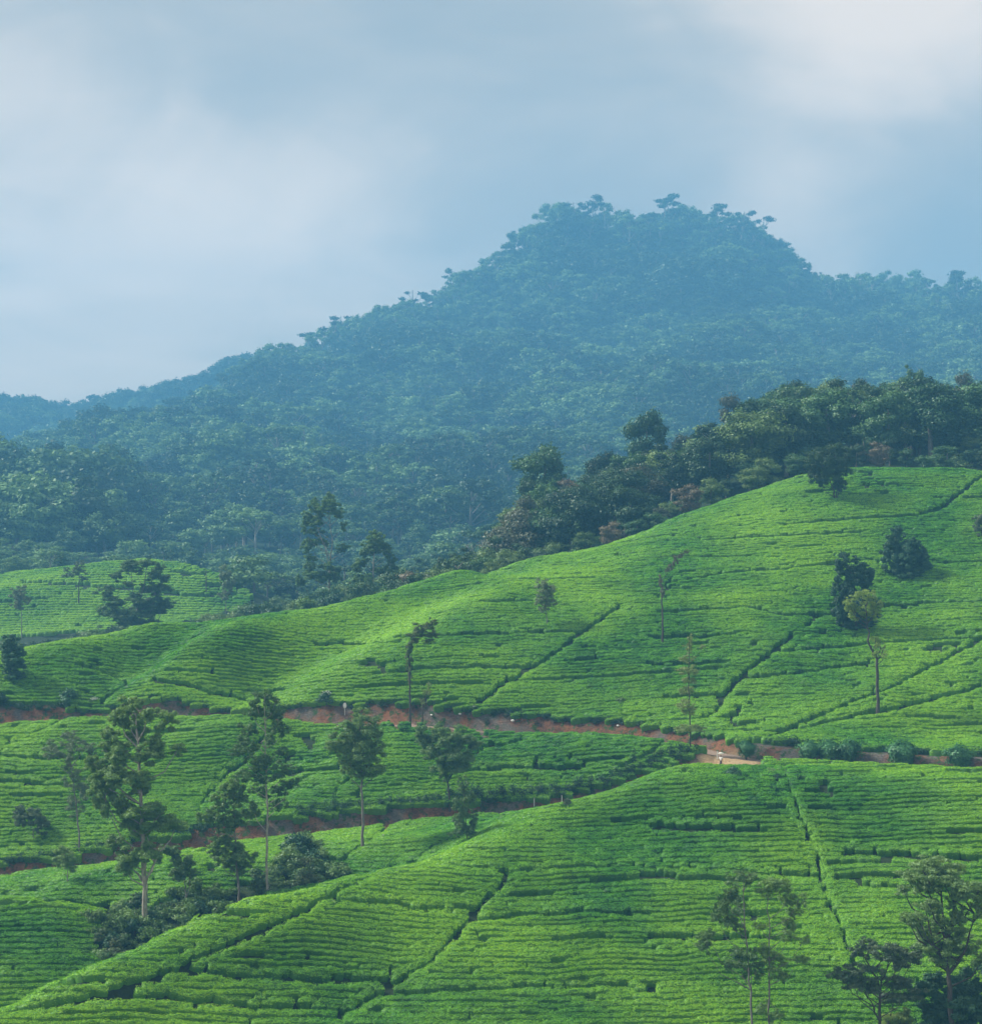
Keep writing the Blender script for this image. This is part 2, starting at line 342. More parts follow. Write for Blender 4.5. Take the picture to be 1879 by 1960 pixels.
def far_k(D): return D * (1 + 0.80 * float(sstep(500.0, 1050.0, D)))
FP = np.array([P3(p[0], p[1], far_k(p[2])) for p in far_px] + [P3(*p) for p in near_px if p[2] > 290] +
     [(-700,2750,190),(-200,2750,200),(300,2700,250),(800,2700,200),(-1100,2300,150),(1200,2200,200),(-700,900,10),(900,800,90),(900,500,40),(-700,500,-20),(500,420,25),(-400,420,-22),(-400,300,-25),(400,300,0),(-300,50,-50),(300,50,-50),(-300,180,-40),(300,180,-30)])
far_m = tps_fit(FP[:, :2], FP[:, 2], 300.0, 1e-5)
class Grid:
    def __init__(s, x0, x1, y0, y1, st):
        s.x0, s.y0, s.st = x0, y0, st
        s.xs = np.arange(x0, x1 + st * .5, st); s.ys = np.arange(y0, y1 + st * .5, st)
        s.X, s.Y = np.meshgrid(s.xs, s.ys)          # [iy, ix]
    def at(s, x, y, A=None):
        A = s.Z if A is None else A
        fx = np.clip((np.asarray(x, float) - s.x0) / s.st, 0, len(s.xs) - 1.001); fy = np.clip((np.asarray(y, float) - s.y0) / s.st, 0, len(s.ys) - 1.001)
        ix, iy = fx.astype(int), fy.astype(int); fx -= ix; fy -= iy
        return (A[iy, ix] * (1 - fx) + A[iy, ix + 1] * fx) * (1 - fy) + (A[iy + 1, ix] * (1 - fx) + A[iy + 1, ix + 1] * fx) * fy
G = Grid(-131, 151, 20, 392, 0.75)
H = Grid(-1150, 1150, 0, 2700, 12.5)
zc = Grid(-131, 151, 20, 392, 3.0)
def blendz(X, Y, zn, zf): 
    t = sstep(358, 388, Y); return zn * (1 - t) + zf * t
zc.Z = blendz(zc.X, zc.Y, tps_eval(near_m, zc.X, zc.Y), tps_eval(far_m, zc.X, zc.Y))
G.Z = zc.at(G.X, G.Y)
# smooth the bilinear facets a little and add natural unevenness
for _ in range(3):
    Z = G.Z.copy(); Z[1:-1, 1:-1] = (G.Z[1:-1, 1:-1] * 4 + G.Z[:-2, 1:-1] + G.Z[2:, 1:-1] + G.Z[1:-1, :-2] + G.Z[1:-1, 2:]) / 8; G.Z = Z
G.Z += fbm(G.X / 14, G.Y / 14, 5, 3) * 1.1
H.Z = tps_eval(far_m, H.X, H.Y) + fbm(H.X / 130, H.Y / 160, 9, 4) * 42 * sstep(580, 1000, H.Y) + fbm(H.X / 25, H.Y / 25, 19, 2) * 2.0
G.Z -= 0.7 * (1 - sstep(362, 385, G.Y))       # readings were taken on top of the tea
# measured outline of the mountain, treetops; the ground lies one canopy lower
SKX = [-200,0,60,110,150,180,230,310,400,490,540,580,620,660,700,740,790,830,880,930,975,1030,1060,1110,1160,1230,1290,1340,1370,1410,1440,1470,1520,1600,1660,1700,1760,1820,1879,2100]
SKY_ = [740,750,748,772,768,760,738,712,690,672,674,668,655,640,622,606,575,545,548,524,498,444,424,422,420,418,419,424,428,431,450,482,504,532,540,552,558,558,568,585]
pH = H.X / np.maximum(H.Y, 1) * F + CX; eH = H.Z / np.maximum(H.Y, 1) * F
bins = np.arange(-300, 2300, 40.0); act = []
for b in bins:
    m = (np.abs(pH - b) < 28) & (H.Y > 1300); act.append(eH[m].max())
act = np.array(act); want = HY - np.interp(bins, SKX, SKY_) - 58.0
ra = want / act
for _ in range(2): ra[1:-1] = (ra[:-2] + 2 * ra[1:-1] + ra[2:]) / 4
fac = np.interp(pH, bins, ra)
H.Z = np.where(H.Z > 0, H.Z * (1 + (fac - 1) * sstep(1000, 1800, H.Y)), H.Z)
G.Zraw = G.Z.copy()
def gz(x, y):
    x = np.asarray(x, float); y = np.asarray(y, float)
    return np.where((y < 391) & (x > -130.9) & (x < 150.9), G.at(x, y), H.at(x, y))
def cast(px, py, D0=110.0, D1=1500.0):
    D = np.concatenate([np.arange(D0, 400, 0.2), np.arange(max(400, D0), D1, 1.0)]) if D0 < 400 else np.arange(D0, D1, 1.0)
    zr = -(py - HY) / F * D; z = gz((px - CX) / F * D, D)
    h = np.nonzero(z >= zr)[0]
    if len(h) == 0: 
        i = int(np.argmin(zr - z)); 
    else: i = h[0]
    return Vector(((px - CX) / F * D[i], D[i], float(z[i])))
def castline(pts, st=1.0, D0=110.0):
    q = []
    for (a, b) in zip(pts[:-1], pts[1:]):
        n = max(1, int(math.hypot(b[0] - a[0], b[1] - a[1]) / 6))
        for i in range(n): q.append((a[0] + (b[0] - a[0]) * i / n, a[1] + (b[1] - a[1]) * i / n))
    q.append(pts[-1])
    w = np.array([cast(x, y, D0)[:2] for x, y in q])
    return w
def smooth_line(w, it=6):
    w = w.copy()
    for _ in range(it): w[1:-1] = (w[:-2] + 2 * w[1:-1] + w[2:]) / 4
    return w
def densify(w, st):
    seg = np.hypot(*(w[1:] - w[:-1]).T); s = np.concatenate([[0], np.cumsum(seg)]); t = np.arange(0, s[-1], st)
    return np.stack([np.interp(t, s, w[:, 0]), np.interp(t, s, w[:, 1])], 1)
def line_dist(X, Y, w):
    """distance of grid points to a dense polyline and the index of its nearest point"""
    x, y = X.ravel(), Y.ravel(); best = np.full(len(x), 1e9); idx = np.zeros(len(x), int)
    lo, hi = w.min(0) - 8, w.max(0) + 8
    m = np.nonzero((x > lo[0]) & (x < hi[0]) & (y > lo[1]) & (y < hi[1]))[0]
    for i in range(0, len(m), 20000):
        k = m[i:i + 20000]; d = (x[k][:, None] - w[None, :, 0]) ** 2 + (y[k][:, None] - w[None, :, 1]) ** 2
        j = d.argmin(1); best[k] = np.sqrt(d[np.arange(len(k)), j]); idx[k] = j
    return best.reshape(X.shape), idx.reshape(X.shape)
# roads, laid out on the ground (control points as distance + column)
def road_pts(l): return np.array([((px - CX) / F * D, D) for px, D in l])
road_up = densify(smooth_line(densify(road_pts([(-600,278),(-220,276),(0,275),(200,275),(400,273),(560,271),(700,268),(900,264),(1100,259),(1250,254),(1330,250),(1390,244),(1420,239),(1500,238),(1600,237.5),(1750,235),(1879,232),(2000,230),(2150,228),(2500,222)]), 4), 3), 0.7)
road_lo = densify(smooth_line(densify(road_pts([(-600,236),(-220,236),(0,236),(200,237),(330,239),(560,240),(700,240),(860,240),(1080,240),(1280,240),(1340,239.5),(1400,239)]), 4), 3), 0.7)
earth = np.zeros(G.X.shape); roadd = np.full(G.X.shape, 99.0)
def smooth1(a, it):
    a = a.copy()
    for _ in range(it): a[1:-1] = (a[:-2] + a[1:-1] * 2 + a[2:]) / 4
    return a
roads = []
for w, cut, hw in ((road_up, 1.2, 1.4), (road_lo, 1.6, 1.4)):
    zr = smooth1(G.at(w[:, 0], w[:, 1], G.Zraw), 60) - cut
    d, j = line_dist(G.X, G.Y, w)
    upz = G.Zraw - (zr[j] + cut)
    uph = sstep(-0.1, 0.3, G.X * 0 + (G.Y - w[j, 1]))
    rough = fbm(G.X / 1.6, G.Y / 1.6, 31, 3) * 0.9
    t_up = sstep(hw, hw + 1.5 + rough, d); t_dn = sstep(hw, hw + 2.8, d)
    t = t_up * uph + t_dn * (1 - uph)
    zn = zr[j] * (1 - t) + G.Z * t
    m = d < 6
    G.Z = np.where(m, zn, G.Z)
    earth = np.maximum(earth, np.where(m, 1 - sstep(hw + 2.2, hw + 3.2, d), 0))
    roadd = np.minimum(roadd, d * np.where(uph > 0.5, 1.0, 1.25))
    roads.append((w, zr, hw))
jn = P3(1392, 1450, 238)
sandm = (1 - sstep(2.6, 4.6, np.hypot((G.X - jn[0]) / 1.1, (G.Y - jn[1] + 1) / 2.0) + fbm(G.X / 2, G.Y / 2, 3) * 2))
# footpaths between the tea fields
PATHS = [
 [(0,1953),(90,1932),(179,1914),(332,1864),(441,1814),(514,1781),(624,1726),(740,1674),(766,1661)],
 [(806,1644),(856,1617),(916,1588),(972,1561),(1005,1551)],
 [(766,1661),(823,1657),(889,1667),(972,1674),(1088,1669),(1247,1669),(1400,1673),(1560,1690)],
 [(975,1675),(942,1718),(912,1751),(863,1808),(823,1848),(756,1888),(717,1914),(650,1957)],
 [(905,1748),(773,1742),(723,1735),(640,1732)],[(332,1866),(465,1877),(624,1884),(740,1884)],
 [(179,1914),(299,1917),(431,1930),(531,1937),(624,1940),(667,1944)],
 [(1499,1475),(1523,1547),(1543,1601),(1563,1648),(1573,1689),(1587,1736),(1604,1778),(1627,1835),(1640,1880)],
 [(899,1771),(989,1762),(1105,1755),(1247,1758)],[(740,1914),(906,1904),(1005,1898),(1155,1898),(1247,1903)],
 [(143,1374),(100,1395),(0,1441)],[(0,1451),(100,1458),(173,1461)],[(0,1501),(133,1511)],
 [(545,1382),(498,1425),(461,1468),(412,1511),(382,1551)],[(889,1481),(989,1475),(1122,1478)],[(1039,1407),(1138,1415),(1247,1411)],
 [(673,1491),(640,1524)],[(1280,1425),(1247,1445),(1188,1478)],[(763,1578),(700,1621),(624,1677)],[(624,1631),(690,1621)],[(250,1655),(210,1675),(170,1695)],
 [(146,1278),(186,1289),(219,1304),(249,1316)],[(193,1348),(242,1319)],[(295,1309),(365,1316),(398,1330),(475,1348)],
 [(1182,1167),(1142,1196),(1098,1230),(1049,1266),(1016,1286),(956,1319),(915,1352)],
 [(1108,1216),(989,1218),(856,1220)],[(783,1286),(922,1283),(1016,1283)],[(922,1157),(1022,1157)],
 [(1274,1123),(1382,1103),(1483,1096),(1594,1084)],[(1500,1010),(1617,999),(1752,992),(1802,978),(1852,935),(1879,915)],
 [(1328,1041),(1415,1036),(1516,1029),(1651,1024)],[(1516,1222),(1476,1254),(1442,1281),(1399,1318),(1360,1380)],[(1567,1183),(1540,1207)],
 [(1268,1177),(1432,1167),(1500,1183),(1594,1183)],[(1422,1304),(1533,1294),(1651,1278)],[(1688,1167),(1785,1160),(1879,1158)],
 [(1879,1231),(1802,1271),(1718,1315),(1681,1332),(1610,1359),(1533,1389),(1489,1410)],
 [(1879,1321),(1752,1352),(1674,1369),(1584,1389),(1500,1410),(1449,1420)],
 [(1483,1254),(1584,1247),(1698,1237),(1785,1231),(1879,1228)],[(1247,1279),(1399,1274)],[(1247,1227),(1348,1225),(1409,1219)],
 [(1506,1683),(1563,1686)],[(0,1738),(130,1740),(230,1752)],[(1247,1590),(1400,1592)],[(1247,1800),(1500,1806)],[(1620,1640),(1879,1655)],[(1650,1700),(1879,1716)],
 [(700,1395),(860,1400)],[(600,1240),(760,1236)],[(1280,1340),(1380,1335)]]
PW = {0: 0.26, 2: 0.25, 3: 0.28, 7: 0.14, 37: 0.5, 1: 0.4, 21: 0.5, 36: 0.45, 24: .45}
pathd = np.full(G.X.shape, 99.0)
for i in range(21, len(PATHS)): PW[i] = max(PW.get(i, 0), 0.56)
path_lines = []
for i, p in enumerate(PATHS):
    w = densify(smooth_line(castline(p), 2), 0.6); w = w + np.stack([fbm(w[:, 0] / 2.5, w[:, 1] / 2.5, i, 2), fbm(w[:, 0] / 2.5, w[:, 1] / 2.5, i + 50, 2)], 1) * 0.9
    path_lines.append(w)
    d, _ = line_dist(G.X, G.Y, w); pathd = np.minimum(pathd, d - PW.get(i, 0.34))
G.Z -= 0.25 * (1 - sstep(0.0, 0.7, pathd)) * (roadd > 3.5)

# ------------------------------------------------------------------ ground meshes
def grid_faces(nx, ny, keep=None):
    iy, ix = np.meshgrid(np.arange(ny - 1), np.arange(nx - 1), indexing='ij')
    a = iy * nx + ix; f = np.stack([a, a + 1, a + nx + 1, a + nx], -1).reshape(-1, 4)
    return f if keep is None else f[keep.ravel()]
def crest_line(px):
    return np.interp(px, [-200,50,150,300,450,600,700,800,900,1000,1080,1095,1200,1300,1400,1500,1560,1650,1800,1879,2050],
                         [290,293,296,300,303,308,312,317,324,332,339,338,340,345,350,354,356,357,356,354,350])
pxG = G.X / G.Y * F + CX
woodG = sstep(4, 12, G.Y - crest_line(pxG))
me = mesh('ground', np.stack([G.X, G.Y, G.Z], -1).reshape(-1, 3), grid_faces(len(G.xs), len(G.ys)), M['soil'], smooth=True)
vattr(me, 'earth', earth * (1 - sandm)); vattr(me, 'sand', sandm); vattr(me, 'wood', woodG * 0.7)
tag(obj('ground', me), kind='structure')
inside = (H.X > G.xs[0]) & (H.X < G.xs[-1]) & (H.Y > G.ys[0]) & (H.Y < G.ys[-1])
H.Z = np.where(inside, G.at(H.X, H.Y) - 0.3, H.Z)
q = inside[:-1, :-1] & inside[1:, :-1] & inside[:-1, 1:] & inside[1:, 1:]
me = mesh('hills', np.stack([H.X, H.Y, H.Z], -1).reshape(-1, 3), grid_faces(len(H.xs), len(H.ys), ~q), M['soil'], smooth=True)
vattr(me, 'earth', np.zeros(H.X.size)); vattr(me, 'sand', np.zeros(H.X.size)); vattr(me, 'wood', np.ones(H.X.size))
tag(obj('hills', me), kind='structure')
for w, zr, hw in roads:                               # the worn carriageway, a sheet just above its bed
    t = np.gradient(w, axis=0); t /= np.linalg.norm(t, axis=1)[:, None]; nrm = np.stack([-t[:, 1], t[:, 0]], 1)
    offs = np.array([-1.25, -0.5, 0.1, 0.6, 1.25]); V = []
    for i in range(len(w)):
        for k, o in enumerate(offs):
            p = w[i] + nrm[i] * (o + (fbm(i / 3.0, k * 7.0, 3) * 0.5 if k in (0, 4) else 0))
            V.append((p[0], p[1], float(G.at(p[0], p[1])) + 0.05 - (0.03 if k in (1, 3) else 0)))
    me = mesh('dirt_road', V, grid_faces(5, len(w)), M['road'], smooth=True)
    tag(obj('dirt_road', me), kind='structure')

# ------------------------------------------------------------------ instancing of uncountable stuff
def gn_stuff(name, P, rot, scl, idx, protos, label=None):
    me = bpy.data.meshes.new(name); me.vertices.add(len(P)); me.vertices.foreach_set('co', np.asarray(P, np.float32).ravel())
    vattr(me, 'rot', np.asarray(rot, np.float32), 'FLOAT_VECTOR'); vattr(me, 'scl', np.asarray(scl, np.float32), 'FLOAT_VECTOR'); vattr(me, 'idx', np.asarray(idx, np.int32), 'INT')
    o = obj(name, me); tag(o, kind='stuff', label=label)
    col = bpy.data.collections.new(name + '_shapes')
    for p in protos: col.objects.link(p)
    g = bpy.data.node_groups.new(name, 'GeometryNodeTree')
    g.interface.new_socket('Geometry', in_out='INPUT', socket_type='NodeSocketGeometry'); g.interface.new_socket('Geometry', in_out='OUTPUT', socket_type='NodeSocketGeometry')
    gi, go = g.nodes.new('NodeGroupInput'), g.nodes.new('NodeGroupOutput')
    ip = g.nodes.new('GeometryNodeInstanceOnPoints'); ci = g.nodes.new('GeometryNodeCollectionInfo')
    ci.inputs['Collection'].default_value = col; ci.inputs['Separate Children'].default_value = True; ci.inputs['Reset Children'].default_value = True
    def at(n, t):
        a = g.nodes.new('GeometryNodeInputNamedAttribute'); a.data_type = t; a.inputs['Name'].default_value = n; return a.outputs[0]
    g.links.new(gi.outputs[0], ip.inputs['Points']); g.links.new(ci.outputs[0], ip.inputs['Instance'])
    ip.inputs['Pick Instance'].default_value = True
    g.links.new(at('idx', 'INT'), ip.inputs['Instance Index'])
    er = g.nodes.new('FunctionNodeEulerToRotation'); g.links.new(at('rot', 'FLOAT_VECTOR'), er.inputs[0]); g.links.new(er.outputs[0], ip.inputs['Rotation'])
    g.links.new(at('scl', 'FLOAT_VECTOR'), ip.inputs['Scale']); g.links.new(ip.outputs[0], go.inputs[0])
    md = o.modifiers.new('scatter', 'NODES'); md.node_group = g
    return o

# ------------------------------------------------------------------ foliage primitives
def leaf_quads(C, Nn, size, wid=0.5, r=rng):
    """one bent-free lozenge per leaf, facing Nn"""
    n = len(C); t = r.normal(size=(n, 3)); Nn = Nn / (np.linalg.norm(Nn, axis=1)[:, None] + 1e-9)
    t -= (t * Nn).sum(1)[:, None] * Nn; t /= np.linalg.norm(t, axis=1)[:, None] + 1e-9; b = np.cross(Nn, t)
    s = (np.asarray(size) * r.uniform(0.6, 1.3, n))[:, None] * 0.5
    V = np.stack([C - t * s, C + b * s * wid, C + t * s, C - b * s * wid], 1).reshape(-1, 3)
    return V, np.arange(n * 4).reshape(-1, 4)
def clump_leaves(cl, leaf, dens, flatb=0.7, wid=0.6, spread=0.5, r=rng):
    """cl: rows of x y z rx ry rz"""
    Cs, Ns = [], []
    for x, y, z, rx, ry, rz in cl:
        n = max(10, int(14.0 * dens * (rx * ry + rx * rz + ry * rz) / (leaf * leaf)))
        d = r.normal(size=(n, 3)); d /= np.linalg.norm(d, axis=1)[:, None]
        low = d[:, 2] < 0; d[low, 2] *= flatb
        # lumpy surface so that no clump is a clean ball
        lump = 1 + 0.28 * np.sin(d[:, 0] * 5 + x * 3) * np.sin(d[:, 1] * 5 + z) + 0.18 * np.sin(d[:, 2] * 7 + y)
        rad = (r.uniform(0, 1, n) ** 0.45) * lump
        Cs.append(np.array([x, y, z]) + d * rad[:, None] * np.array([rx, ry, rz]))
        Ns.append(d + r.normal(size=(n, 3)) * spread + np.array([0, 0, 0.35]))
    return leaf_quads(np.concatenate(Cs), np.concatenate(Ns), leaf, wid, r)
def tube(P, R, k=6):
    P = np.asarray(P, float); R = np.asarray(R, float); n = len(P)
    T = np.gradient(P, axis=0); T /= np.linalg.norm(T, axis=1)[:, None] + 1e-9
    ref = np.array([0.3, 1.0, 0.1]); A = np.cross(T, ref); A /= np.linalg.norm(A, axis=1)[:, None] + 1e-9; B = np.cross(T, A)
    a = np.arange(k) * 2 * PI / k
    V = (P[:, None] + R[:, None, None] * (np.cos(a)[None, :, None] * A[:, None] + np.sin(a)[None, :, None] * B[:, None])).reshape(-1, 3)
    i, j = np.meshgrid(np.arange(n - 1), np.arange(k), indexing='ij')
    f = np.stack([i * k + j, i * k + (j + 1) % k, (i + 1) * k + (j + 1) % k, (i + 1) * k + j], -1).reshape(-1, 4)
    return V, f
def join(parts):
    V, Fs, o = [], [], 0
    for v, f in parts: V.append(v); Fs.append(f + o); o += len(v)
    return np.concatenate(V), np.concatenate(Fs)

# ------------------------------------------------------------------ tea
def bush_meshes(n, seed, leaf, nleaf, res=(12, 6), name='tea_bush'):
    out = []
    for v in range(n):
        r = np.random.default_rng(seed + v)
        nu, nv = res; V = []
        ph = r.uniform(0, 6, 6)
        def surf(a, h):            # a around, h 0..1 up
            e = 0.72
            ca, sa = math.cos(a), math.sin(a)
            x = math.copysign(abs(ca) ** e, ca); y = math.copysign(abs(sa) ** e, sa)
            k = math.cos(h * PI / 2) ** 0.55 if h < 1 else 0
            lump = 1 + 0.07 * math.sin(3 * a + ph[0]) + 0.06 * math.sin(5 * a + ph[1] + 3 * h)
            z = math.sin(h * PI / 2) ** 0.8 * (1 + 0.07 * math.sin(4 * x * k + ph[2]) + 0.06 * math.sin(5 * y * k + ph[3]))
            return (x * k * 0.54 * lump, y * k * 0.50 * lump, z)
        for j in range(nv):
            h = [0, .3, .55, .75, .9, 1.0][j] if nv == 6 else j / (nv - 1)
            for i in range(nu): V.append(surf(i * 2 * PI / nu, h if j < nv - 1 else .985))
        V = np.array(V); V[:nu, 2] = -0.45
        V[nu:] += r.normal(size=(len(V) - nu, 3)) * 0.022
        V = np.vstack([V, [0, 0, 1.0]])
        i, j = np.meshgrid(np.arange(nv - 1), np.arange(nu), indexing='ij')
        f = np.stack([i * nu + j, i * nu + (j + 1) % nu, (i + 1) * nu + (j + 1) % nu, (i + 1) * nu + j], -1).reshape(-1, 4)
        top = np.array([[(nv - 1) * nu + q, (nv - 1) * nu + (q + 1) % nu, len(V) - 1] for q in range(nu)])
        P = np.array([surf(a, h) for a, h in zip(r.uniform(0, 2 * PI, nleaf), r.uniform(0, 1, nleaf) ** 0.55)])
        # more leaves on the plucked top
        half = nleaf * 2 // 3
        P[:half, 0] = r.uniform(-.5, .5, half); P[:half, 1] = r.uniform(-.46, .46, half); P[:half, 2] = 0.98
        P[:, 2] += r.uniform(-0.05, 0.10, nleaf)
        Nn = r.normal(size=(nleaf, 3)) * 0.75 + np.array([0, 0, 0.9]) + P * np.array([1.2, 1.2, 0])
        lv, lf = leaf_quads(P, Nn, leaf, 0.55, r)
        VV = np.vstack([V, lv])
        mi = [0] * (len(f) + len(top)) + [1] * len(lf)
        me = mesh(name, VV, [f, top, lf + len(V)], [M['tea_side'], M['tea_tip']], mi=None)
        # polygons are stored quads first in the order given
        me.polygons.foreach_set('material_index', np.array([0] * len(f) + [0] * len(top) + [1] * len(lf), np.int32))
        out.append(me)
    return out
bush_me = bush_meshes(8, 100, 0.13, 210)

def inpoly(x, y, poly):
    c = np.zeros(x.shape, bool); n = len(poly)
    for i in range(n):
        x1, y1 = poly[i]; x2, y2 = poly[(i + 1) % n]
        m = ((y1 > y) != (y2 > y)) & (x < (x2 - x1) * (y - y1) / (y2 - y1 + 1e-9) + x1); c ^= m
    return c
GULLY = [(188,1765),(215,1740),(290,1742),(340,1712),(420,1722),(500,1690),(545,1625),(590,1592),(625,1640),(665,1690),(520,1722),(400,1765),(300,1812),(205,1865),(180,1840)]

def visible(x, y, z, margin, start=110.0, n=90):
    ok = np.ones(len(x), bool)
    for t in np.linspace(0.3, 0.995, n):
        yy = y * t; m = (yy > start) & ok
        if not m.any(): continue
        xx = x * t; g = gz(xx[m], yy[m])
        ok[m] &= ~(g > z[m] * t + margin)
    return ok
SP = 0.90
xs_ = np.arange(-124, 146, 0.80); ys_ = np.arange(140, 372, 0.2)
XX, YY = np.meshgrid(xs_, ys_, indexing='ij'); XX = XX + rng.uniform(-0.22, 0.22, XX.shape[0])[:, None]
ZZ = G.at(XX, YY, G.Zraw)
kern = np.ones(9) / 9
Fv = 0.52 * ZZ / 0.40 + 0.48 * YY + fbm(XX / 30, YY / 30, 41, 2) * 3.4 + fbm(XX / 6, YY / 8, 43, 2) * 1.15
rowi = np.floor(Fv / SP)
cr = np.nonzero(rowi[:, 1:] != rowi[:, :-1])
ci_, cj = cr
k_ = np.maximum(rowi[ci_, cj + 1], rowi[ci_, cj])
bx, by = XX[ci_, cj], YY[ci_, cj]
gF = np.abs(Fv[ci_, np.minimum(cj + 2, Fv.shape[1] - 1)] - Fv[ci_, np.maximum(cj - 2, 0)]) / 0.8
gF = np.maximum(gF, 0.25)
# where the rows spread apart (flat crests) an extra line of bushes fills in
rowj = np.floor(Fv / SP + 0.5); c2 = np.nonzero(rowj[:, 1:] != rowj[:, :-1])
bx2, by2 = XX[c2], YY[c2]; g2 = np.maximum(np.abs(Fv[c2[0], np.minimum(c2[1] + 2, Fv.shape[1] - 1)] - Fv[c2[0], np.maximum(c2[1] - 2, 0)]) / 0.8, 0.25)
sel = g2 < 0.62
k2 = np.maximum(rowj[c2[0], c2[1] + 1], rowj[c2]) + 5000
bx = np.concatenate([bx, bx2[sel]]); by = np.concatenate([by, by2[sel]]); gF = np.concatenate([gF, g2[sel]]); k_ = np.concatenate([k_, k2[sel]])
sh = (hash2(k_, k_ * 0 + 7, 5) - 0.5) * 0.8
# local direction of the row from the gradient of F
def Fat(x, y):
    return 0.52 * G.at(x, y, G.Zraw) / 0.40 + 0.48 * y + fbm(x / 30, y / 30, 41, 2) * 3.4 + fbm(x / 6, y / 8, 43, 2) * 1.15
dFx = (Fat(bx + .5, by) - Fat(bx - .5, by)); dFy = (Fat(bx, by + .5) - Fat(bx, by - .5))
yaw = np.arctan2(-dFx, dFy); yaw = np.clip(np.where(yaw > PI / 2, yaw - PI, np.where(yaw < -PI / 2, yaw + PI, yaw)), -1.1, 1.1)
bx = bx + sh * np.cos(yaw); by = by + sh * np.sin(yaw)
gap = SP / np.maximum(np.hypot(dFx, dFy), 0.45); gap = np.where(gF < 0.62, np.minimum(gap, 1.1), np.minimum(gap, 1.9))
bpx = bx / by * F + CX; z0 = G.at(bx, by); bpy_ = HY - z0 / by * F
keep = (bpx > -430) & (bpx < 2320) & (bpy_ < 2240) & (by < crest_line(bpx) + 4.5)
rd = G.at(bx, by, roadd); pdist = G.at(bx, by, pathd)
keep &= (rd > np.where((bpx > 1440) & (by > 220), 4.1, 2.7)) & (pdist > 0.42) & (G.at(bx, by, sandm) < 0.15)
keep &= ~(inpoly(bpx, bpy_, GULLY) & (by > 180))
keep &= rng.uniform(0, 1, len(bx)) > 0.012
miss = vnoise(bx / 1.6 + 50, by / 1.2, 77) * 0.6 + vnoise(bx / 9, by / 9, 78) * 0.4
keep &= miss > np.where(by > 225, 0.235, 0.19)
# whole stretches of a row left open, as a drain runs along it
drain = vnoise(bx / 15.0 + k_ * 13.7, k_ * 3.3, 91)
keep &= ~((drain > 0.875) & (k_ < 4000))
shrink = np.where(drain > 0.70, 0.55, np.where(drain > np.where(by > 230, .42, .36), 0.78, 1.0))
bx, by, z0, yaw, gap, k_, shrink = (a[keep] for a in (bx, by, z0, yaw, gap, k_, shrink))
vis = visible(bx, by, z0 + 1.0, 2.4)
bx, by, z0, yaw, gap, k_, shrink = (a[vis] for a in (bx, by, z0, yaw, gap, k_, shrink))
sx = (0.80 / np.cos(np.clip(yaw, -1.0, 1.0))) * rng.uniform(1.35, 1.9, len(bx)) * np.where(by > 230, 1.12, 1.1)
sy = gap * shrink * rng.uniform(0.90, 1.02, len(bx))
hgt = (0.82 + 0.22 * (vnoise(bx / 5, by / 5, 12) - .5) + rng.normal(size=len(bx)) * np.where(by > 230, .06, .035) + 0.16 * (vnoise(bx / 1.9, by / 1.6, 13) - .5))
nX = (G.at(bx + 1.5, by) - G.at(bx - 1.5, by)) / 3; nY = (G.at(bx, by + 1.5) - G.at(bx, by - 1.5)) / 3
cy, syw = np.cos(yaw), np.sin(yaw)
along = nX * cy + nY * syw; across = -nX * syw + nY * cy
rx = np.arctan(np.clip(across, -.6, .6)) * 1.0 + rng.normal(size=len(bx)) * np.where(by > 230, 0.06, 0.04)
ry = -np.arctan(np.clip(along, -.7, .7)) * 0.95 + rng.normal(size=len(bx)) * 0.035
Pb = np.stack([bx, by + rng.normal(size=len(bx)) * np.where(by > 230, .085, .05), z0], 1); Rb = np.stack([rx, ry, yaw], 1); Sb = np.stack([sx, sy, hgt], 1); Ib = rng.integers(0, 8, len(bx))
# clipped edges of the fields follow the footpaths
ex = []
for i, w in enumerate(path_lines):
    if len(w) < 4: continue
    w = densify(w, 0.62); t = np.gradient(w, axis=0); t /= np.linalg.norm(t, axis=1)[:, None] + 1e-9; nr = np.stack([-t[:, 1], t[:, 0]], 1)
    for sg in (-1, 1):
        q = w + nr * sg * (PW.get(i, 0.34) + 0.52 + rng.normal(size=len(w))[:, None] * .15)
        ya = np.arctan2(t[:, 1], t[:, 0]); ya = np.where(ya > PI / 2, ya - PI, np.where(ya < -PI / 2, ya + PI, ya))
        ex.append(np.column_stack([q, ya]))
ex = np.concatenate(ex); exz = G.at(ex[:, 0], ex[:, 1]); exp = ex[:, 0] / ex[:, 1] * F + CX; eyp = HY - exz / ex[:, 1] * F
kk = (exp > -60) & (exp < 1950) & (eyp < 2050) & (G.at(ex[:, 0], ex[:, 1], roadd) > 2.9) & (G.at(ex[:, 0], ex[:, 1], pathd) > .22) & (ex[:, 1] < crest_line(exp) + 3) & ~(inpoly(exp, eyp, GULLY) & (ex[:, 1] > 180)) & (rng.uniform(0, 1, len(ex)) > .13)
ex, exz = ex[kk], exz[kk]; kk = visible(ex[:, 0], ex[:, 1], exz + 1, 1.0); ex, exz = ex[kk], exz[kk]; n_ = len(ex)
gx_ = (G.at(ex[:, 0] + 1.5, ex[:, 1]) - G.at(ex[:, 0] - 1.5, ex[:, 1])) / 3; gy_ = (G.at(ex[:, 0], ex[:, 1] + 1.5) - G.at(ex[:, 0], ex[:, 1] - 1.5)) / 3
al = gx_ * np.cos(ex[:, 2]) + gy_ * np.sin(ex[:, 2]); ac = -gx_ * np.sin(ex[:, 2]) + gy_ * np.cos(ex[:, 2])
Pb = np.vstack([Pb, np.column_stack([ex[:, 0], ex[:, 1], exz])])
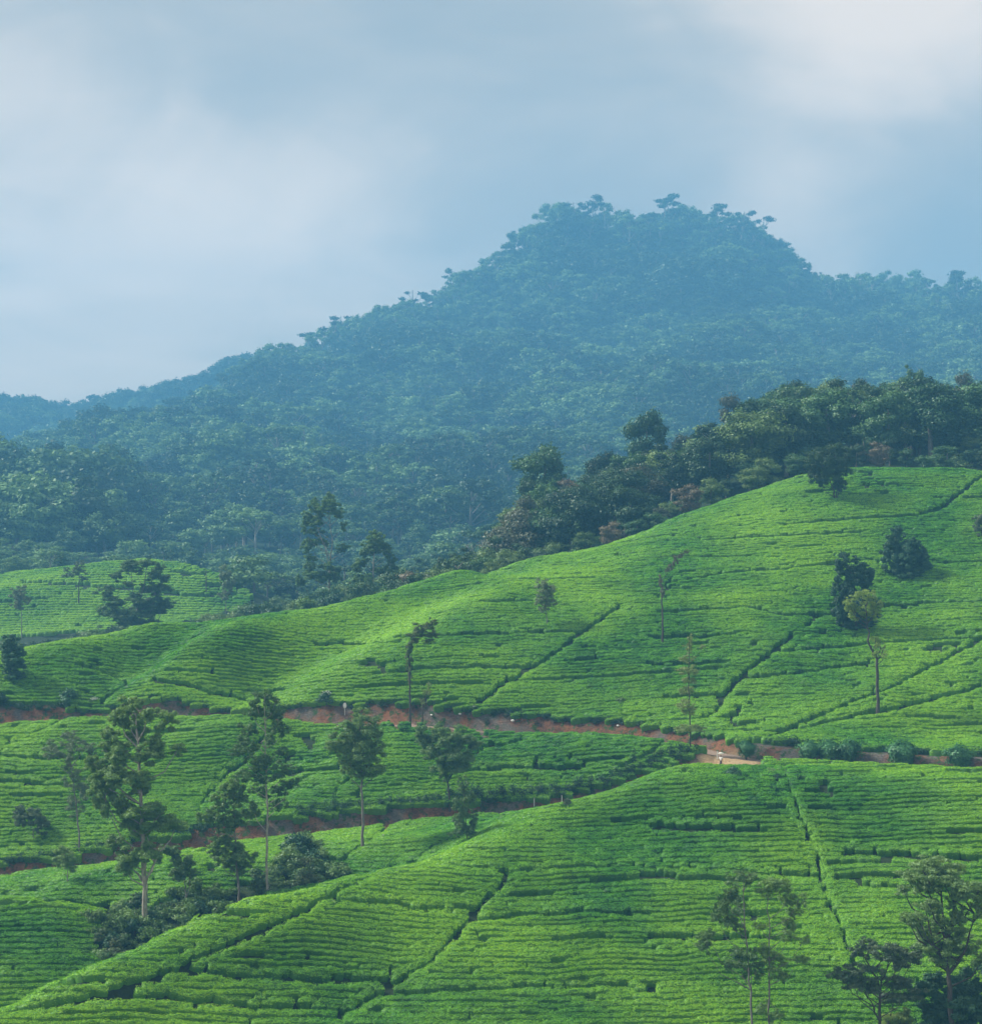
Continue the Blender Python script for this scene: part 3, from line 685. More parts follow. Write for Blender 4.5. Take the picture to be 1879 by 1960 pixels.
Rb = np.vstack([Rb, np.column_stack([np.arctan(ac) * .9 + rng.normal(size=n_) * .05, -np.arctan(al) + rng.normal(size=n_) * .05, ex[:, 2]])])
Sb = np.vstack([Sb, np.column_stack([rng.uniform(.9, 1.35, n_), rng.uniform(.75, 1.15, n_), .74 + rng.normal(size=n_) * .07])])
Ib = np.concatenate([Ib, rng.integers(0, 8, n_)]); bx, by, z0 = Pb[:, 0], Pb[:, 1], Pb[:, 2]
print('tea bushes', len(bx), n_)
# the 300 bushes that show largest are objects of their own
pyb = HY - (z0 + .6) / by * F; pxb = bx / by * F + CX
inview = (pxb > 5) & (pxb < 1874) & (pyb < 1952)
order = np.argsort(np.where(inview, by, 1e9))[:300]
sing = np.zeros(len(bx), bool); sing[order] = True
for i in order:
    o = bpy.data.objects.new('tea_bush', bush_me[Ib[i]]); COL.objects.link(o)
    o.location = Pb[i]; o.rotation_euler = Rb[i]; o.scale = Sb[i]
    tag(o, 'flat topped tea bush in the closest rows along the bottom edge of the plantation', 'tea bush', 'plucked tea bushes in the closest rows')
protos = [bpy.data.objects.new('tea_shape.%03d' % i, m) for i, m in enumerate(bush_me)]
gn_stuff('tea_plantation', Pb[~sing], Rb[~sing], Sb[~sing], Ib[~sing], protos)

# the little tea field beyond the gully, far left: same rows seen from afar
XX, YY = np.meshgrid(np.arange(-150, -50, 1.5), np.arange(455, 585, 0.3), indexing='ij'); XX = XX + rng.uniform(-.4, .4, XX.shape[0])[:, None]
ZZ = gz(XX, YY); Fv = 0.7 * ZZ / 0.4 + 0.3 * YY + fbm(XX / 30, YY / 30, 3, 2) * 2
rowi = np.floor(Fv / 1.7); c2 = np.nonzero(rowi[:, 1:] != rowi[:, :-1]); fx, fy = XX[c2] + 1.4 * hash2(rowi[c2], rowi[c2] * 0 + 3, 9), YY[c2]; fz = gz(fx, fy)
fpx, fpy = fx / fy * F + CX, HY - fz / fy * F
FIELD = [(-40,1075),(0,1105),(100,1088),(200,1072),(310,1070),(390,1082),(440,1110),(480,1140),(470,1170),(430,1195),(300,1235),(0,1235),(-40,1200)]
kp = inpoly(fpx, fpy, FIELD) & (rng.uniform(0, 1, len(fx)) > 0.01)
far_paths = [castline(p, D0=440) for p in ([(40,1118),(125,1124),(250,1133),(350,1146),(470,1143)], [(0,1157),(60,1152),(95,1153)], [(330,1103),(395,1104)], [(395,1126),(470,1128)])]
for w in far_paths:
    w = densify(w, 1.0)
    for i in range(0, len(fx), 4000): 
        s = slice(i, i + 4000); kp[s] &= (np.hypot(fx[s][:, None] - w[None, :, 0], (fy[s][:, None] - w[None, :, 1]) * 0.8).min(1) > 1.1)
fx, fy, fz = fx[kp], fy[kp], fz[kp]
n = len(fx); print('far tea', n)
protos = [bpy.data.objects.new('distant_tea_shape.%03d' % i, m) for i, m in enumerate(bush_me[:4])]
gn_stuff('distant_tea_field', np.stack([fx, fy, fz], 1), np.stack([np.full(n, .15), np.zeros(n), rng.normal(size=n) * .05], 1),
         np.stack([rng.uniform(1.6, 2.1, n), rng.uniform(1.6, 2.2, n), rng.uniform(.9, 1.1, n)], 1), rng.integers(0, 4, n), protos)

# ------------------------------------------------------------------ trees drawn limb by limb
def px_tree(name, label, cat, base, clumps, trunks, leafm='leaf_euc', barkm='bark_grey', r0=0.22, leaf=0.26, dens=0.55, depth=0.55,
            group=None, D=None, limb=True, z=(0, 0, 1, 0, 0), wid=0.5, spread=0.55, extra=None, flatb=0.7, seed=None, r1=0.55, cs=1.0):
    """clumps (x,y,rx,ry) and trunks [(x,y),...] are survey readings; z = (ox, oy, scale) turns them into the common frame.
    Each reading becomes a point on the vertical plane through the tree's foot, then gets its own distance inside the crown."""
    r = np.random.default_rng(seed if seed is not None else abs(hash(label)) % 1000 if False else sum(map(ord, label)))
    ox, oy, sc = z[:3]
    T = lambda p: (ox + p[0] * sc, oy + p[1] * sc)
    bp = cast(*base) if D is None else Vector(((base[0] - CX) / F * D, D, float(gz((base[0] - CX) / F * D, D))))
    D = bp.y; m = D / F
    def W3(p, dy=0.0): 
        a, b = T(p); return np.array([(a - CX) / F * D - bp.x, dy, -(b - HY) / F * D - bp.z])
    root = empty(name, bp); tag(root, label, cat, group)
    xs = [T(c)[0] for c in clumps]; half = (max(xs) - min(xs)) * 0.5 * m + 0.6 if clumps else 1.0
    parts = []; tips = []
    for ti, tr in enumerate(trunks):
        tr = [tuple(t) for t in tr]
        pts = [W3(p) for p in tr]
        if ti == 0: pts[0] = np.array([pts[0][0] * 0.3, 0, -0.4])
        L_ = len(pts); 
        # subdivide with a little natural waver
        q, rr = [], []
        rs = r0 if ti == 0 else r0 * r1
        for i in range(L_ - 1):
            for s in np.linspace(0, 1, 5)[:-1]:
                q.append(pts[i] * (1 - s) + pts[i + 1] * s + np.append(r.normal(size=2) * 0.05, 0) * (i + s > 0.3)); rr.append(rs * (1 - 0.78 * (i + s) / (L_ - 1)))
        q.append(pts[-1]); rr.append(rs * 0.2)
        if ti == 0: rr[0] *= 1.5; rr[1] *= 1.15
        parts.append(tube(q, rr, 8)); tips.append(np.array(q))
    allt = np.concatenate(tips) if tips else np.zeros((1, 3))
    cl = []
    for c in clumps:
        a = W3(c); rxm, rzm = c[2] * sc * m, c[3] * sc * m
        dy = r.uniform(-1, 1) * depth * half * (1 - 0.35 * abs(a[0]) / (half + 1e-3))
        rxm *= 1.1 * cs; rzm *= 1.3 * cs; a[1] = dy; cl.append((a[0], a[1], a[2], rxm, max(rxm, rzm) * r.uniform(0.75, 1.0), rzm))
        if limb:
            below = allt[allt[:, 2] < a[2] - 0.1 * rzm]
            if len(below):
                dd = np.hypot(below[:, 0] - a[0], below[:, 1] - a[1]) * 0.8 + (a[2] - below[:, 2]) * 1.0
                tgt = a[2] - np.hypot(below[:, 0] - a[0], below[:, 1] - a[1]) * 0.9 - 0.5
                b = below[np.abs(below[:, 2] - tgt).argmin()]
                mid = (a + b) / 2 + np.array([(a[0] - b[0]) * 0.15, (a[1] - b[1]) * 0.15, -0.12 * abs(a[0] - b[0])])
                rb = max(0.025, r0 * 0.30)
                parts.append(tube([b, mid, a + [0, 0, rzm * 0.1]], [rb, rb * 0.7, rb * 0.25], 5))
                for _ in range(2):          # twigs inside the clump
                    d = r.normal(size=3); d[2] = abs(d[2]); d /= np.linalg.norm(d)
                    e_ = a + d * np.array([rxm, rxm, rzm]) * 0.8
                    parts.append(tube([mid * .3 + a * .7, (a + e_) / 2 + [0, 0, .1], e_], [rb * .4, rb * .3, rb * .12], 4))
    v, f = join(parts); obj('trunk', mesh('trunk', v, f, M[barkm], smooth=True), root)
    if cl:
        sub = []                    # each bough carries several tufts
        for (x_, y_, z_, a1, a2, a3) in cl:
            for _ in range(18 if leafm == 'leaf_dark' else 20):
                d = r.normal(size=3); d /= np.linalg.norm(d); u = r.uniform(.35, 1.15); k_s = r.uniform(.22, .44)
                sub.append((x_ + d[0] * a1 * u, y_ + d[1] * a2 * u, z_ + d[2] * a3 * u * .9, a1 * k_s, a2 * k_s, a3 * k_s * .8))
        v, f = clump_leaves(sub, leaf * .78, dens * (2.6 if leafm == 'leaf_dark' else 2.3), flatb, wid, spread, r)
        obj('crown', mesh('crown', v, f, M[leafm]), root)
    if extra: extra(root, cl, r)
    return root
zA = (0, 891, .3326); zB = (623.7, 891, .3326); zC_ = (1247.4, 891, .3362)
zD = (0, 1292, .3326); zE = (623.7, 1292, .3326); zF_ = (1247.4, 1292, .3362)
zG = (133.7, 1318.7, .2608); zR = (1247.4, 1559.3, .3362); zH = (552.4, 926.6, .1328)

px_tree('gum_tree', 'tallest gum tree, dense drooping crown, pale lower trunk rising from the gully scrub', 'tree', (279, 1776),
  [(420,130,60,50),(500,110,50,40),(340,220,50,50),(600,170,70,45),(700,240,70,60),(400,220,80,60),(330,340,60,60),(450,350,90,60),(640,380,50,70),(560,470,90,60),(400,470,90,70),(280,480,80,60),(190,540,50,45),(250,650,90,80),(350,620,90,60),(480,640,110,60),(250,780,70,90),(400,820,60,50),(550,880,110,50),(450,960,90,60),(640,950,100,60),(760,1020,90,40),(540,1050,80,50),(340,1120,60,40),(440,1210,80,50),(600,1180,80,60),(420,1300,60,50),(620,1260,40,40),(800,440,50,30),(380,900,60,40),(250,560,60,40),(500,740,70,40),(230,860,50,60),(480,250,60,50)],
  [[(555,1750),(550,1450),(540,1150),(525,850),(510,550),(500,330),(480,130)],[(550,1440),(600,1330),(660,1200)],[(545,1420),(500,1360),(430,1290)]],
  'leaf_euc', 'bark_pale', 0.33, 0.28, 0.95, cs=1.12, z=zG)
px_tree('gum_tree', 'slender gum tree with a long bare white trunk and open crown', 'tree', (512, 1716),
  [(1430,60,70,60),(1370,120,60,60),(1500,140,70,60),(1330,180,50,50),(1430,200,90,60),(1540,230,50,50),(1300,290,60,50),(1480,330,50,60),(1560,310,50,50),(1270,390,60,60),(1250,450,70,50),(1350,420,60,50),(1550,470,50,40),(1470,520,80,50),(1350,560,80,50),(1580,600,70,40),(1480,640,90,40),(1300,640,90,40),(1630,690,50,40),(1540,750,70,40),(1400,760,60,50),(1330,880,60,40),(1520,850,60,40)],
  [[(1450,1520),(1445,1350),(1448,1150),(1450,950),(1442,750),(1435,560),(1432,400),(1430,60)],[(1455,1020),(1470,960)],[(1432,430),(1400,395)]],
  'leaf_euc', 'bark_pale', 0.17, 0.26, 0.30, z=zG)
px_tree('gum_tree', 'green tiered tree left of the white trunk, in front of the red road bank', 'tree', (458, 1724),
  [(1210,700,60,60),(1150,740,60,60),(1260,760,60,60),(1110,820,60,50),(1200,850,80,60),(1040,930,70,60),(1130,960,80,60),(1240,960,80,60),(1330,930,50,50),(1160,1020,60,40),(1120,1100,80,50),(1060,1170,60,50),(1180,1180,90,60),(1290,1230,70,60),(1180,1280,80,50),(1100,1240,60,50),(1230,1330,70,40)],
  [[(1243,1555),(1235,1400),(1215,1200),(1212,1000),(1205,850),(1210,700)]], 'leaf_euc', 'bark_grey', 0.15, 0.27, 0.5, z=zG)
px_tree('gum_tree', 'small grey green tree standing in the gully between two tall gums', 'tree', (360, 1738),
  [(770,1230,60,40),(830,1290,60,60),(880,1280,50,60),(800,1340,60,50),(880,1360,60,40),(740,1180,70,30),(700,1170,40,25)], [[(868,1600),(855,1500),(840,1400),(830,1290)],[(862,1520),(885,1420),(885,1290)]], 'leaf_grev', 'bark_grey', 0.11, 0.25, 0.42, z=zG)
px_tree('silver_oak', 'thin pale silver oak with sparse grey leaves above the lower road', 'tree', (153, 1640),
  [(400,370,60,35),(320,420,60,45),(480,400,60,35),(400,440,50,45),(520,450,40,30),(300,460,40,30),(430,600,60,45),(450,680,60,55),(420,760,50,45),(390,540,40,25)],
  [[(460,1050),(455,900),(440,750),(430,650),(410,520),(400,380)],[(410,520),(340,450)],[(412,530),(490,420)]], 'leaf_grey', 'bark_grey', 0.13, 0.22, 0.26, z=zD)
px_tree('silver_oak', 'small spreading tree with thin forked stem near the left road bend', 'tree', (68, 1620),
  [(150,800,60,40),(200,840,60,45),(240,870,40,40),(120,830,30,40)], [[(205,985),(190,900),(160,810)],[(205,960),(225,880)]], 'leaf_grey', 'bark_grey', 0.08, 0.22, 0.42, z=zD)
px_tree('silver_oak', 'young round headed tree on a straight pale stem below the left road', 'tree', (130, 1702),
  [(370,1030,50,40),(400,1080,60,40),(340,1080,30,30),(430,1090,30,20)], [[(390,1230),(390,1130),(380,1040)]], 'leaf_grev', 'bark_pale', 0.08, 0.22, 0.55, z=zD)
px_tree('silver_oak', 'tall silver oak with straight bare trunk in the middle tea field', 'tree', (694, 1633),
  [(190,250,60,45),(130,290,60,40),(250,290,70,50),(60,370,60,50),(150,370,60,60),(210,360,80,60),(290,370,60,50),(40,420,40,30),(120,440,60,40),(220,440,80,60),(290,440,50,40),(140,500,60,50),(230,520,80,50),(290,550,50,35),(200,580,60,35),(120,550,40,30)],
  [[(213,1025),(211,800),(208,600),(205,420),(195,250)]], 'leaf_grev', 'bark_grey', 0.20, 0.26, 0.40, z=zE)
px_tree('silver_oak', 'fan shaped dark tree with forked stems beside the lower road', 'tree', (861, 1550),
  [(560,330,40,45),(600,370,60,45),(650,330,50,40),(720,340,80,45),(800,370,70,45),(840,400,50,40),(620,440,60,50),(700,420,80,55),(790,470,60,55),(740,500,80,55),(670,530,50,45),(560,380,30,40),(690,570,40,30)],
  [[(715,770),(708,680),(700,600),(650,480),(600,370)],[(702,620),(720,520),(730,380)],[(704,610),(770,500),(810,400)]], 'leaf_grev', 'bark_dark', 0.14, 0.26, 0.50, z=zE)
px_tree('young_tree', 'young light green sapling tree on the crest path of the nearest spur', 'tree', (894, 1621),
  [(790,630,35,40),(800,700,50,45),(760,740,35,35),(830,730,35,35),(800,790,50,45),(770,830,45,40),(840,840,45,45),(800,880,50,35),(745,915,45,15),(840,910,35,25)], [[(815,990),(812,900),(802,780),(792,640)]], 'leaf_grev', 'bark_dark', 0.08, 0.22, 0.30, z=zE)
px_tree('lopped_tree', 'lopped tree with leafy trunk and one crooked top branch, by the upper road', 'tree', (785, 1392),
  [(560,930,45,25),(615,900,30,22),(530,970,45,25),(600,975,45,20),(500,1000,25,25),(590,1010,35,12),(480,1050,18,35),(478,1110,18,35),(480,1170,16,35),(482,1240,14,30)],
  [[(486,1506),(484,1380),(484,1240),(480,1120),(482,1040),(510,985),(560,935),(625,890)]], 'leaf_olive', 'bark_dark', 0.17, 0.22, 0.42, z=zB, limb=False)
px_tree('lopped_tree', 'short forked dead stump tree just right of the lopped tree', 'tree', (809, 1389),
  [(575,100,25,25),(560,160,18,30),(590,60,12,18)], [[(558,292),(558,210),(556,140)],[(560,190),(572,130),(592,70)]], 'leaf_olive', 'bark_dark', 0.13, 0.2, 0.16, z=zE, limb=False)
px_tree('lopped_tree', 'bare upright lopped trunk with a wispy brown side shoot, middle of the upper slope', 'tree', (1267, 1242),
  [(52,660,14,32),(54,720,13,30),(110,570,18,28),(135,535,20,22),(165,510,18,16),(195,490,16,12),(90,600,12,14)],
  [[(58,1045),(60,900),(56,780),(54,700),(50,630)],[(60,650),(100,590),(150,520),(205,478)]], 'leaf_brown', 'bark_dark', 0.19, 0.2, 0.30, z=zC_, limb=False, r1=.2)
px_tree('silver_oak', 'faint grey round crowned tree on a thin stem high on the tea slope', 'tree', (1045, 1207),
  [(1250,690,45,35),(1260,740,55,45),(1230,780,35,35),(1290,790,35,35),(1245,830,25,15)], [[(1273,950),(1270,860),(1258,740)]], 'leaf_grey', 'bark_grey', 0.09, 0.24, 0.34, z=zB)
px_tree('lopped_tree', 'tall forked tree with lime green tuft above a bare dark trunk, right slope', 'tree', (1679, 1370),
  [(1130,780,35,30),(1180,735,50,30),(1240,740,45,30),(1290,790,35,40),(1220,800,55,40),(1150,830,45,40),(1115,785,30,30),(1225,855,30,20),(1265,845,30,30),(1280,1000,30,28),(1300,1040,35,28),(1270,1075,25,15),(1310,1080,20,12)],
  [[(1285,1410),(1282,1250),(1278,1100),(1245,1040),(1225,1000),(1235,960),(1220,900),(1215,800)],[(1278,1105),(1305,1080),(1325,1020)]], 'leaf_bright', 'bark_dark', 0.24, 0.22, 0.24, z=zC_, limb=True)
px_tree('silver_oak', 'thin olive tree with short tiered branches beside the road junction', 'tree', (1321, 1441),
  [(200,90,50,28),(190,160,60,30),(220,200,50,28),(200,290,60,22),(150,310,40,15),(260,310,45,16),(205,-90,50,20),(200,-30,55,25),(215,30,45,20),(213,-150,30,25),(215,-200,20,25),(290,-160,18,10)],
  [[(218,440),(216,300),(212,120),(210,-20),(213,-210)]], 'leaf_olive', 'bark_dark', 0.11, 0.22, 0.18, z=zF_)
px_tree('dark_tree', 'dark conical tree, rear one of the touching pair on the upper right slope', 'tree', (1714, 1108),
  [(1398,385,35,35),(1375,430,50,45),(1420,455,45,45),(1350,500,45,50),(1400,520,55,50),(1360,570,45,45),(1340,470,25,25),(1390,600,50,35)], [[(1385,640),(1390,500),(1398,390)]], 'leaf_dark', 'bark_dark', 0.2, 0.28, 0.9, z=zC_, limb=False)
px_tree('dark_tree', 'dark rounded tree, front one of the touching pair on the upper right slope', 'tree', (1745, 1112),
  [(1495,445,35,35),(1450,510,50,50),(1525,500,45,50),(1480,570,75,55),(1420,600,50,40),(1540,580,45,45),(1470,625,60,25),(1500,520,55,50),(1440,560,50,45)], [[(1480,660),(1485,560),(1495,450)]], 'leaf_dark', 'bark_dark', 0.2, 0.28, 0.9, z=zC_, limb=False)
px_tree('dark_tree', 'large irregular dark tree behind the lime green tuft, right slope', 'tree', (1637, 1212),
  [(1080,545,45,40),(1100,595,45,35),(1200,600,65,45),(1160,650,60,45),(1240,640,35,50),(1070,670,35,50),(1050,760,32,50),(1060,830,38,50),(1130,850,60,55),(1200,680,60,40),(1230,865,60,35),(1160,905,80,25),(1120,760,50,50),(1200,780,60,60),(1110,700,45,45),(1150,540,25,20)], [[(1160,945),(1155,800),(1150,650),(1110,560)]], 'leaf_dark', 'bark_dark', 0.22, 0.3, 0.8, z=zC_, limb=False)
px_tree('skyline_tree', 'bushy many stemmed tree at the top edge of the tea field', 'tree', (1599, 964),
  [(1565,878,22,20),(1600,868,26,20),(1560,900,18,18),(1615,892,20,20),(1590,912,26,20),(1608,925,14,14),(1580,890,26,22),(1572,922,12,10)], [[(1599,963),(1596,940),(1585,915),(1568,880)],[(1599,955),(1602,925),(1605,875)],[(1600,955),(1610,930),(1615,900)]], 'leaf_wood_dark', 'bark_dark', 0.16, 0.3, 0.5)
px_tree('small_tree', 'small grey green tree cut by the right edge, high on the slope', 'tree', (1880, 1036),
  [(1860,320,30,30),(1879,365,40,35),(1850,350,20,20),(1885,310,30,30)], [[(1880,410),(1878,370),(1870,320)]], 'leaf_grey', 'bark_dark', 0.1, 0.28, 0.6, z=zC_)
px_tree('dark_tree', 'dark tree cut by the left edge, at the tea field rim', 'tree', (20, 1314),
  [(70,1005,40,30),(50,1055,38,32),(100,1060,38,35),(80,1115,62,42),(45,1165,45,38),(110,1175,45,38),(80,1205,48,20),(60,1100,50,40)], [[(60,1272),(65,1180),(70,1020)]], 'leaf_dark', 'bark_dark', 0.17, 0.3, 0.8, z=zA, limb=False)
px_tree('gum_tree', 'tall double headed gum on the tea ridge against the misty mountain', 'tree', (630, 1168),
  [(590,190,50,50),(600,270,80,55),(660,370,100,50),(560,330,80,50),(370,250,45,45),(360,330,55,55),(280,450,65,50),(380,540,70,50),(270,550,50,40),(230,660,40,40),(370,690,70,45),(290,860,80,60),(250,930,45,45),(500,830,45,45),(400,820,50,40),(780,600,40,45),(780,920,65,35),(720,960,35,30),(330,1060,70,35),(300,1200,65,45),(350,1290,110,45),(170,1380,45,60),(560,1190,80,40),(640,1240,80,45),(560,1320,110,45),(670,1350,60,50),(480,1360,80,45),(720,420,60,40),(430,420,50,40)],
  [[(590,1800),(585,1500),(590,1200),(610,1000),(640,820),(600,600),(600,250)],[(588,1180),(520,900),(440,700),(380,500),(370,260)]], 'leaf_euc', 'bark_pale', 0.26, 0.36, 0.9, z=zH, cs=1.3)
px_tree('gum_tree', 'bushy gum tree right of the double headed one on the ridge', 'tree', (714, 1141),
  [(1250,720,60,45),(1230,800,80,45),(1330,790,55,50),(1130,880,65,55),(1280,880,90,50),(1220,960,90,50),(1420,930,60,50),(1110,990,60,50),(1430,1000,60,45),(1010,1150,60,55),(1090,1120,50,40),(1490,1120,55,45),(960,1230,50,40),(1000,1350,80,60),(1160,1330,60,40),(1320,1250,90,50),(1450,1230,80,45),(1540,1330,55,70),(1380,1400,130,55),(1500,1470,80,60),(1300,1480,80,50)],
  [[(1222,1600),(1222,1400),(1222,1150),(1235,950),(1250,730)],[(1222,1420),(1190,1360)]], 'leaf_euc', 'bark_pale', 0.22, 0.36, 0.9, z=zH, cs=1.25)
px_tree('umbrella_tree', 'broad umbrella crowned tree in front of the far left tea field', 'tree', (252, 1215),
  [(760,560,60,22),(720,585,45,22),(860,560,50,22),(900,590,35,22),(670,630,35,28),(770,605,50,18),(900,630,55,26),(940,650,45,18),(620,720,50,26),(760,680,40,14),(860,710,55,26),(940,700,50,26),(680,780,60,26),(640,830,55,35),(590,840,25,28),(780,780,70,30),(850,820,90,40),(900,780,50,35),(750,870,70,35),(830,880,90,40),(960,800,45,26),(740,910,50,26),(680,860,50,26)],
  [[(760,975),(770,900),(800,800),(830,700),(845,570)],[(790,800),(765,720),(755,580)],[(770,880),(690,800),(640,730)],[(790,820),(900,740)]], 'leaf_grev', 'bark_grey', 0.26, 0.36, 0.6, z=zA, D=416)
px_tree('silver_oak', 'faint pole-like tree standing alone in the far left tea field', 'tree', (151, 1164),
  [(460,575,30,24),(455,610,38,22),(400,630,30,16),(475,650,25,14),(380,600,18,12)], [[(455,822),(455,700),(458,580)]], 'leaf_grey', 'bark_dark', 0.2, 0.4, 0.35, z=zA, limb=False)
px_tree('silver_oak', 'pale misty tree left of the far tea field, thin and leafy', 'tree', (42, 1210),
  [(110,740,45,35),(130,780,40,35),(100,800,35,25),(130,710,30,20)], [[(130,955),(125,850),(115,740)]], 'leaf_grey', 'bark_grey', 0.13, 0.4, 0.4, z=zA, D=455)
px_tree('silver_oak', 'grey feathery tree right of the utility pole at the far field edge', 'tree', (432, 1190),
  [(1300,620,30,40),(1310,690,35,40),(1300,750,32,35),(1285,650,20,25)], [[(1305,880),(1302,760),(1300,610)]], 'leaf_grey', 'bark_grey', 0.13, 0.4, 0.4, z=zA, D=470)
px_tree('silver_oak', 'small round misty tree at the far field top, left of the pole-like one', 'tree', (122, 1096),
  [(360,560,38,28),(355,530,25,22),(370,585,30,18)], [[(362,620),(360,540)]], 'leaf_wood', 'bark_grey', 0.13, 0.45, 0.6, z=zA, D=560)
# near, bottom right
px_tree('gum_tree', 'left stem of the twin feathery gums at the bottom right', 'tree', (1446, 2060),
  [(530,340,50,30),(480,370,50,38),(430,430,45,50),(390,510,40,40),(370,590,35,35),(310,680,45,35),(290,740,45,38),(440,600,60,45),(500,540,35,55),(500,650,40,30),(560,370,40,28),(480,780,60,28),(540,800,60,38),(500,860,60,36),(580,900,60,50),(410,470,35,40),(600,850,50,30),(430,850,35,20)],
  [[(590,1500),(575,1193),(560,1000),(540,800),(525,600),(520,380)]], 'leaf_euc', 'bark_grey', 0.13, 0.23, 0.34, z=zR)
px_tree('gum_tree', 'right stem of the twin feathery gums at the bottom right', 'tree', (1472, 2060),
  [(680,380,60,30),(640,420,50,38),(730,400,50,36),(780,470,50,46),(830,480,36,38),(820,560,45,28),(780,620,45,28),(620,640,40,20),(780,690,55,28),(700,840,80,36),(640,780,60,30),(720,900,60,36),(840,820,50,28),(640,1110,60,40),(700,1150,40,40),(860,710,40,18)],
  [[(672,1500),(668,1193),(665,900),(665,650),(660,430)]], 'leaf_euc', 'bark_grey', 0.12, 0.23, 0.34, z=zR)
px_tree('broad_tree', 'big dark spreading tree at the bottom right corner with purple tinged top', 'tree', (1822, 2075),
  [(1600,290,110,38),(1540,320,80,38),(1700,310,90,48),(1640,360,110,48),(1480,350,70,36),(1560,410,90,36),(1740,400,80,48),(1850,430,80,48),(1440,440,50,26),(1480,560,60,28),(1560,500,70,38),(1620,560,60,55),(1740,580,50,55),(1700,480,60,38),(1850,540,50,48),(1500,620,60,28),(1570,680,70,55),(1640,640,60,38),(1560,750,60,48),(1640,740,80,55),(1740,700,90,55),(1700,800,100,55),(1800,760,80,55),(1640,830,60,38),(1860,800,50,55),(1450,590,40,20)],
  [[(1740,1500),(1705,1193),(1690,980),(1680,850),(1660,650),(1640,400)],[(1690,900),(1790,760),(1830,560)],[(1680,850),(1600,740),(1560,560)],[(1672,760),(1720,560),(1720,380)]], 'leaf_grev', 'bark_dark', 0.30, 0.25, 0.42, z=zR)
px_tree('broad_tree', 'greyish spreading tree with curved dark stems left of the big dark tree', 'tree', (1700, 2060),
  [(1240,750,60,36),(1300,770,70,36),(1200,800,50,36),(1360,740,60,36),(1440,790,70,38),(1500,820,60,38),(1380,820,60,36),(1150,860,60,36),(1080,910,60,46),(1170,930,70,46),(1230,960,60,36),(1150,980,50,28),(1440,860,50,28),(1380,950,80,40),(1450,1000,90,50),(1400,1080,70,34),(1270,880,50,25)],
  [[(1340,1500),(1300,1193),(1295,1050),(1290,950),(1240,870),(1200,800)],[(1300,1190),(1240,1060),(1190,990)],[(1292,1000),(1330,900),(1360,760)]], 'leaf_grey', 'bark_dark', 0.17, 0.24, 0.40, z=zR)
px_tree('dark_shrub', 'mass of near black shrubbery in the bottom right corner', 'shrub', (1830, 2040),
  [(1640,950,80,55),(1560,1000,80,60),(1600,1080,100,75),(1750,950,90,75),(1820,1000,90,80),(1750,1080,120,75),(1850,1100,60,75),(1560,1150,80,48),(1700,1160,120,48),(1880,900,40,55)], [[(1730,1400),(1730,1200),(1740,1050)]], 'leaf_dark', 'bark_dark', 0.2, 0.26, 0.9, z=zR)
px_tree('bright_shrub', 'yellow green shrub top between the dark corner trees', 'shrub', (1722, 2040),
  [(1400,1150,65,32),(1440,1115,30,22),(1370,1180,50,40),(1460,1180,50,40),(1400,1230,80,50)], [[(1415,1400),(1410,1280),(1405,1150)]], 'leaf_bright', 'bark_dark', 0.1, 0.22, 0.6, z=zR)

# ------------------------------------------------------------------ shrubs
def shrub_mesh(seed, leaf=0.25, dens=0.6, n=7, mat='leaf_scrub', roundness=0.0, h=1.0):
    r = np.random.default_rng(seed); cl = []
    for i in range(n):
        a, q = r.uniform(0, 2 * PI), r.uniform(0, 0.55)
        cl.append((math.cos(a) * q, math.sin(a) * q, r.uniform(0.3, 0.78) * h, r.uniform(.26, .42), r.uniform(.26, .42), r.uniform(.22, .34) * h))
    if roundness: cl = [(0, 0, 0.5, 0.5, 0.5, 0.5)] + [(math.cos(a) * .16, math.sin(a) * .16, .5 + z_, .36, .36, .36) for a, z_ in zip(r.uniform(0, 6.3, 5), r.uniform(-.12, .12, 5))]
    v, f = clump_leaves(cl, leaf, dens, 0.6 if not roundness else 1.0, 0.6, 0.5 if not roundness else 0.3, r)
    st = [tube([(0, 0, -0.3), (r.normal() * .1, r.normal() * .1, .3), (r.normal() * .25, r.normal() * .25, .7)], [.035, .025, .01], 4) for _ in range(3)]
    sv, sf = join(st)
    return mesh('foliage', v, f, M[mat]), mesh('stem', sv, sf, M['bark_dark'], smooth=True)
def place_pair(name, kids, loc, rz, sc, label, cat, group=None, kn=('foliage', 'stem')):
    e = empty(name, loc, rz, sc); tag(e, label, cat, group)
    for n_, me in zip(kn, kids): obj(n_, me, e)
    return e
SC = [shrub_mesh(300 + i, 0.13, 0.5) for i in range(5)] + [shrub_mesh(310 + i, 0.13, 0.5, mat='leaf_grev') for i in range(2)] + [shrub_mesh(320 + i, 0.12, 0.7, mat='leaf_dark') for i in range(2)]
r = np.random.default_rng(5); cnt = 0
while cnt < 150:
    x, y = r.uniform(180, 670), r.uniform(1590, 1865)
    if not inpoly(np.array([x]), np.array([y]), GULLY)[0]: continue
    p = cast(x, y, 184)
    if p.y > 236: continue
    s = r.uniform(0.9, 2.3) * (1.2 if x > 520 else 1.0)
    place_pair('scrub_bush', SC[int(r.choice([0, 1, 2, 3, 4, 5, 6, 7], p=[.15, .15, .15, .15, .12, .11, .11, .06]))], p, r.uniform(0, 6.3), (s, s, s * r.uniform(.7, 1.15)), 'untrimmed leafy scrub bush growing in the gully around the tall gum trunks', 'bush', 'scrub bushes in the gully'); cnt += 1
RS = [shrub_mesh(400 + i, 0.085, 1.3, mat='leaf_clip', roundness=1) for i in range(3)]
